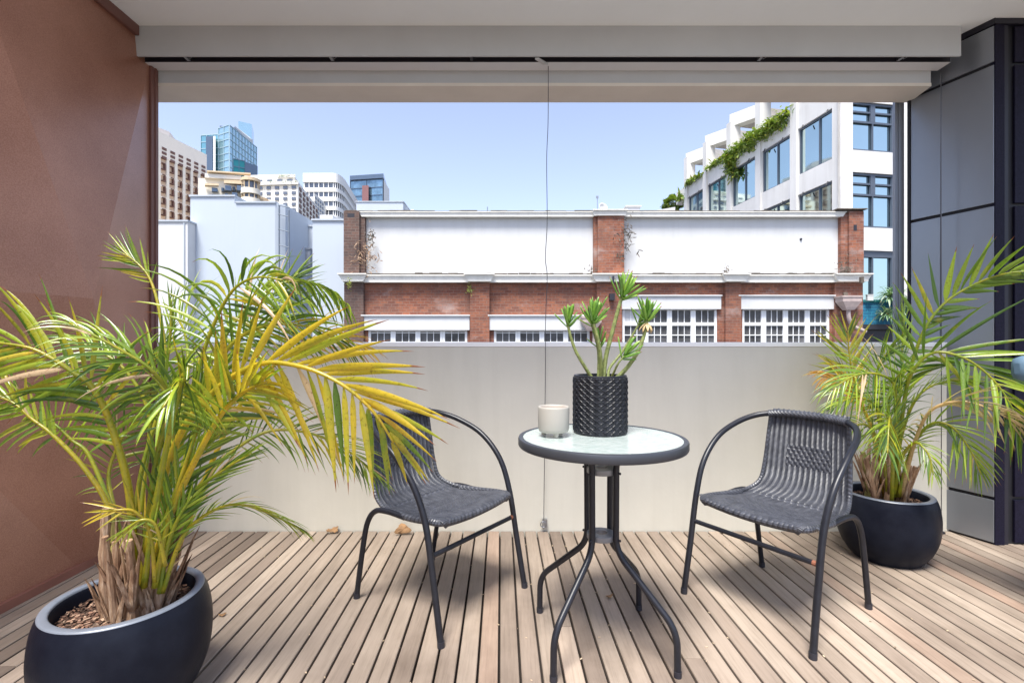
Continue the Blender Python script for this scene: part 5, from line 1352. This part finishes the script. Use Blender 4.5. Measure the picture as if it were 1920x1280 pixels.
# teal brick wall with planter, right of the brick building
Y = 17.5
t = empty('teal_brick_wall', (K(1650, Y)[0], Y, -9), 'teal painted brick terrace wall right of the brick building', 'wall')
x0, x1 = X_(1606, Y), X_(1720, Y)
mb = MB(); mb.box(x0, x1, Y, Y+.3, Z_(608, Y), Z_(566, Y)); mb.build('teal_bricks', M['brick_teal'], t)
mb = MB(); mb.box(x0, x1, Y-.05, Y+.35, Z_(566, Y)+.001, Z_(562, Y)); mb.build('coping', M['tealdark'], t)
mb = MB(); mb.box(x0, x1, Y+.1, Y+.3, -9, Z_(608, Y)-.18); mb.box(x0, x1, Y-.06, Y+.3, Z_(608, Y)-.178, Z_(608, Y)-.001); mb.build('base', M['slot'], t)
t = empty('planter_box', (K(1622, Y)[0], Y, Z_(566, Y)), 'small pale box planter on the teal wall', 'planter')
mb = MB(); mb.box(X_(1621, Y), X_(1632, Y), Y-.15, Y-.06, Z_(564, Y), Z_(554, Y)); mb.box(X_(1620.5, Y), X_(1632.5, Y), Y-.16, Y-.05, Z_(554, Y), Z_(552.6, Y)); mb.build('box', M['bwhite'], t)
def spiky(name, c, n, ln, w, label, seed, up=.5, grp='variegated plants on the teal wall'):
    rd = random.Random(seed); mb = MB()
    for k in range(n):
        a = rd.uniform(0, 6.283); e = rd.uniform(-.2, 1.3)
        d = Vector((math.cos(a)*math.cos(e), math.sin(a)*math.cos(e), math.sin(e)+up*.2))
        p = Vector(c)+Vector((rd.gauss(0, .1), rd.gauss(0, .08), rd.gauss(0, .07)))
        blade(mb, p, d, Vector((0, 0, 1)), ln*rd.uniform(.6, 1.1), w, rd.uniform(.4, 1.6), 0, (0, 0, rd.random(), 0), 6, .15)
    return tag(mb.build(name, M['var_leaf']), label, 'plant', grp)
spiky('variegated_plant', P(1672, 556, 17.2), 110, .62, .05, 'striped green and white arching plant on top of the teal wall', 41)
spiky('variegated_plant', P(1668, 590, 17.1), 90, .42, .045, 'striped plant clump hanging lower over the teal bricks', 42, -.5)
spiky('variegated_plant', P(1702, 575, 17.2), 90, .55, .05, 'striped plant half hidden by the grey post', 43)

# ================================================================== CAMERA, LIGHT
cam = bpy.data.cameras.new('camera'); co = bpy.data.objects.new('camera', cam); COL.objects.link(co)
co.location = (0, 0, HC); co.rotation_euler = (R(90), 0, 0)
cam.sensor_width = 36; cam.lens = 36*F/1920; cam.clip_end = 3000; cam.clip_start = .05
cam.shift_y = (HZ-640)/1920
sc.camera = co
w = bpy.data.worlds.new('World'); sc.world = w; w.use_nodes = True
nt = w.node_tree; bg = nt.nodes['Background']; sky = nt.nodes.new('ShaderNodeTexSky'); sky.sky_type = 'NISHITA'
EL, AZ = 66, 200      # sun behind the camera, to the left
sky.sun_disc = False; sky.sun_elevation = R(EL); sky.sun_rotation = R(AZ); sky.air_density = 1.0; sky.dust_density = 1.3; sky.ozone_density = 4; sky.altitude = 50
hs = nt.nodes.new('ShaderNodeHueSaturation'); hs.inputs['Saturation'].default_value = .80
nt.links.new(sky.outputs[0], hs.inputs['Color']); nt.links.new(mixc(nt, 1.0, hs.outputs[0], (1.09, 1.0, .985), 'MULTIPLY'), bg.inputs[0]); bg.inputs[1].default_value = .108
sl = bpy.data.lights.new('sun', 'SUN'); sl.energy = 2.9; sl.angle = R(20); sl.color = (1, .97, .90)
so = bpy.data.objects.new('sun', sl); COL.objects.link(so)
v = Vector((math.sin(R(AZ))*math.cos(R(EL)), math.cos(R(AZ))*math.cos(R(EL)), math.sin(R(EL))))
so.rotation_euler = (-v).to_track_quat('-Z', 'Y').to_euler(); so.location = (0, -5, 20)
vs = sc.view_settings; vs.view_transform = 'Standard'; vs.look = 'None'; vs.gamma = 1; vs.use_curve_mapping = False
vs.exposure = 1.5
sc.cycles.max_bounces = 10; sc.cycles.diffuse_bounces = 6; sc.cycles.sample_clamp_indirect = 6
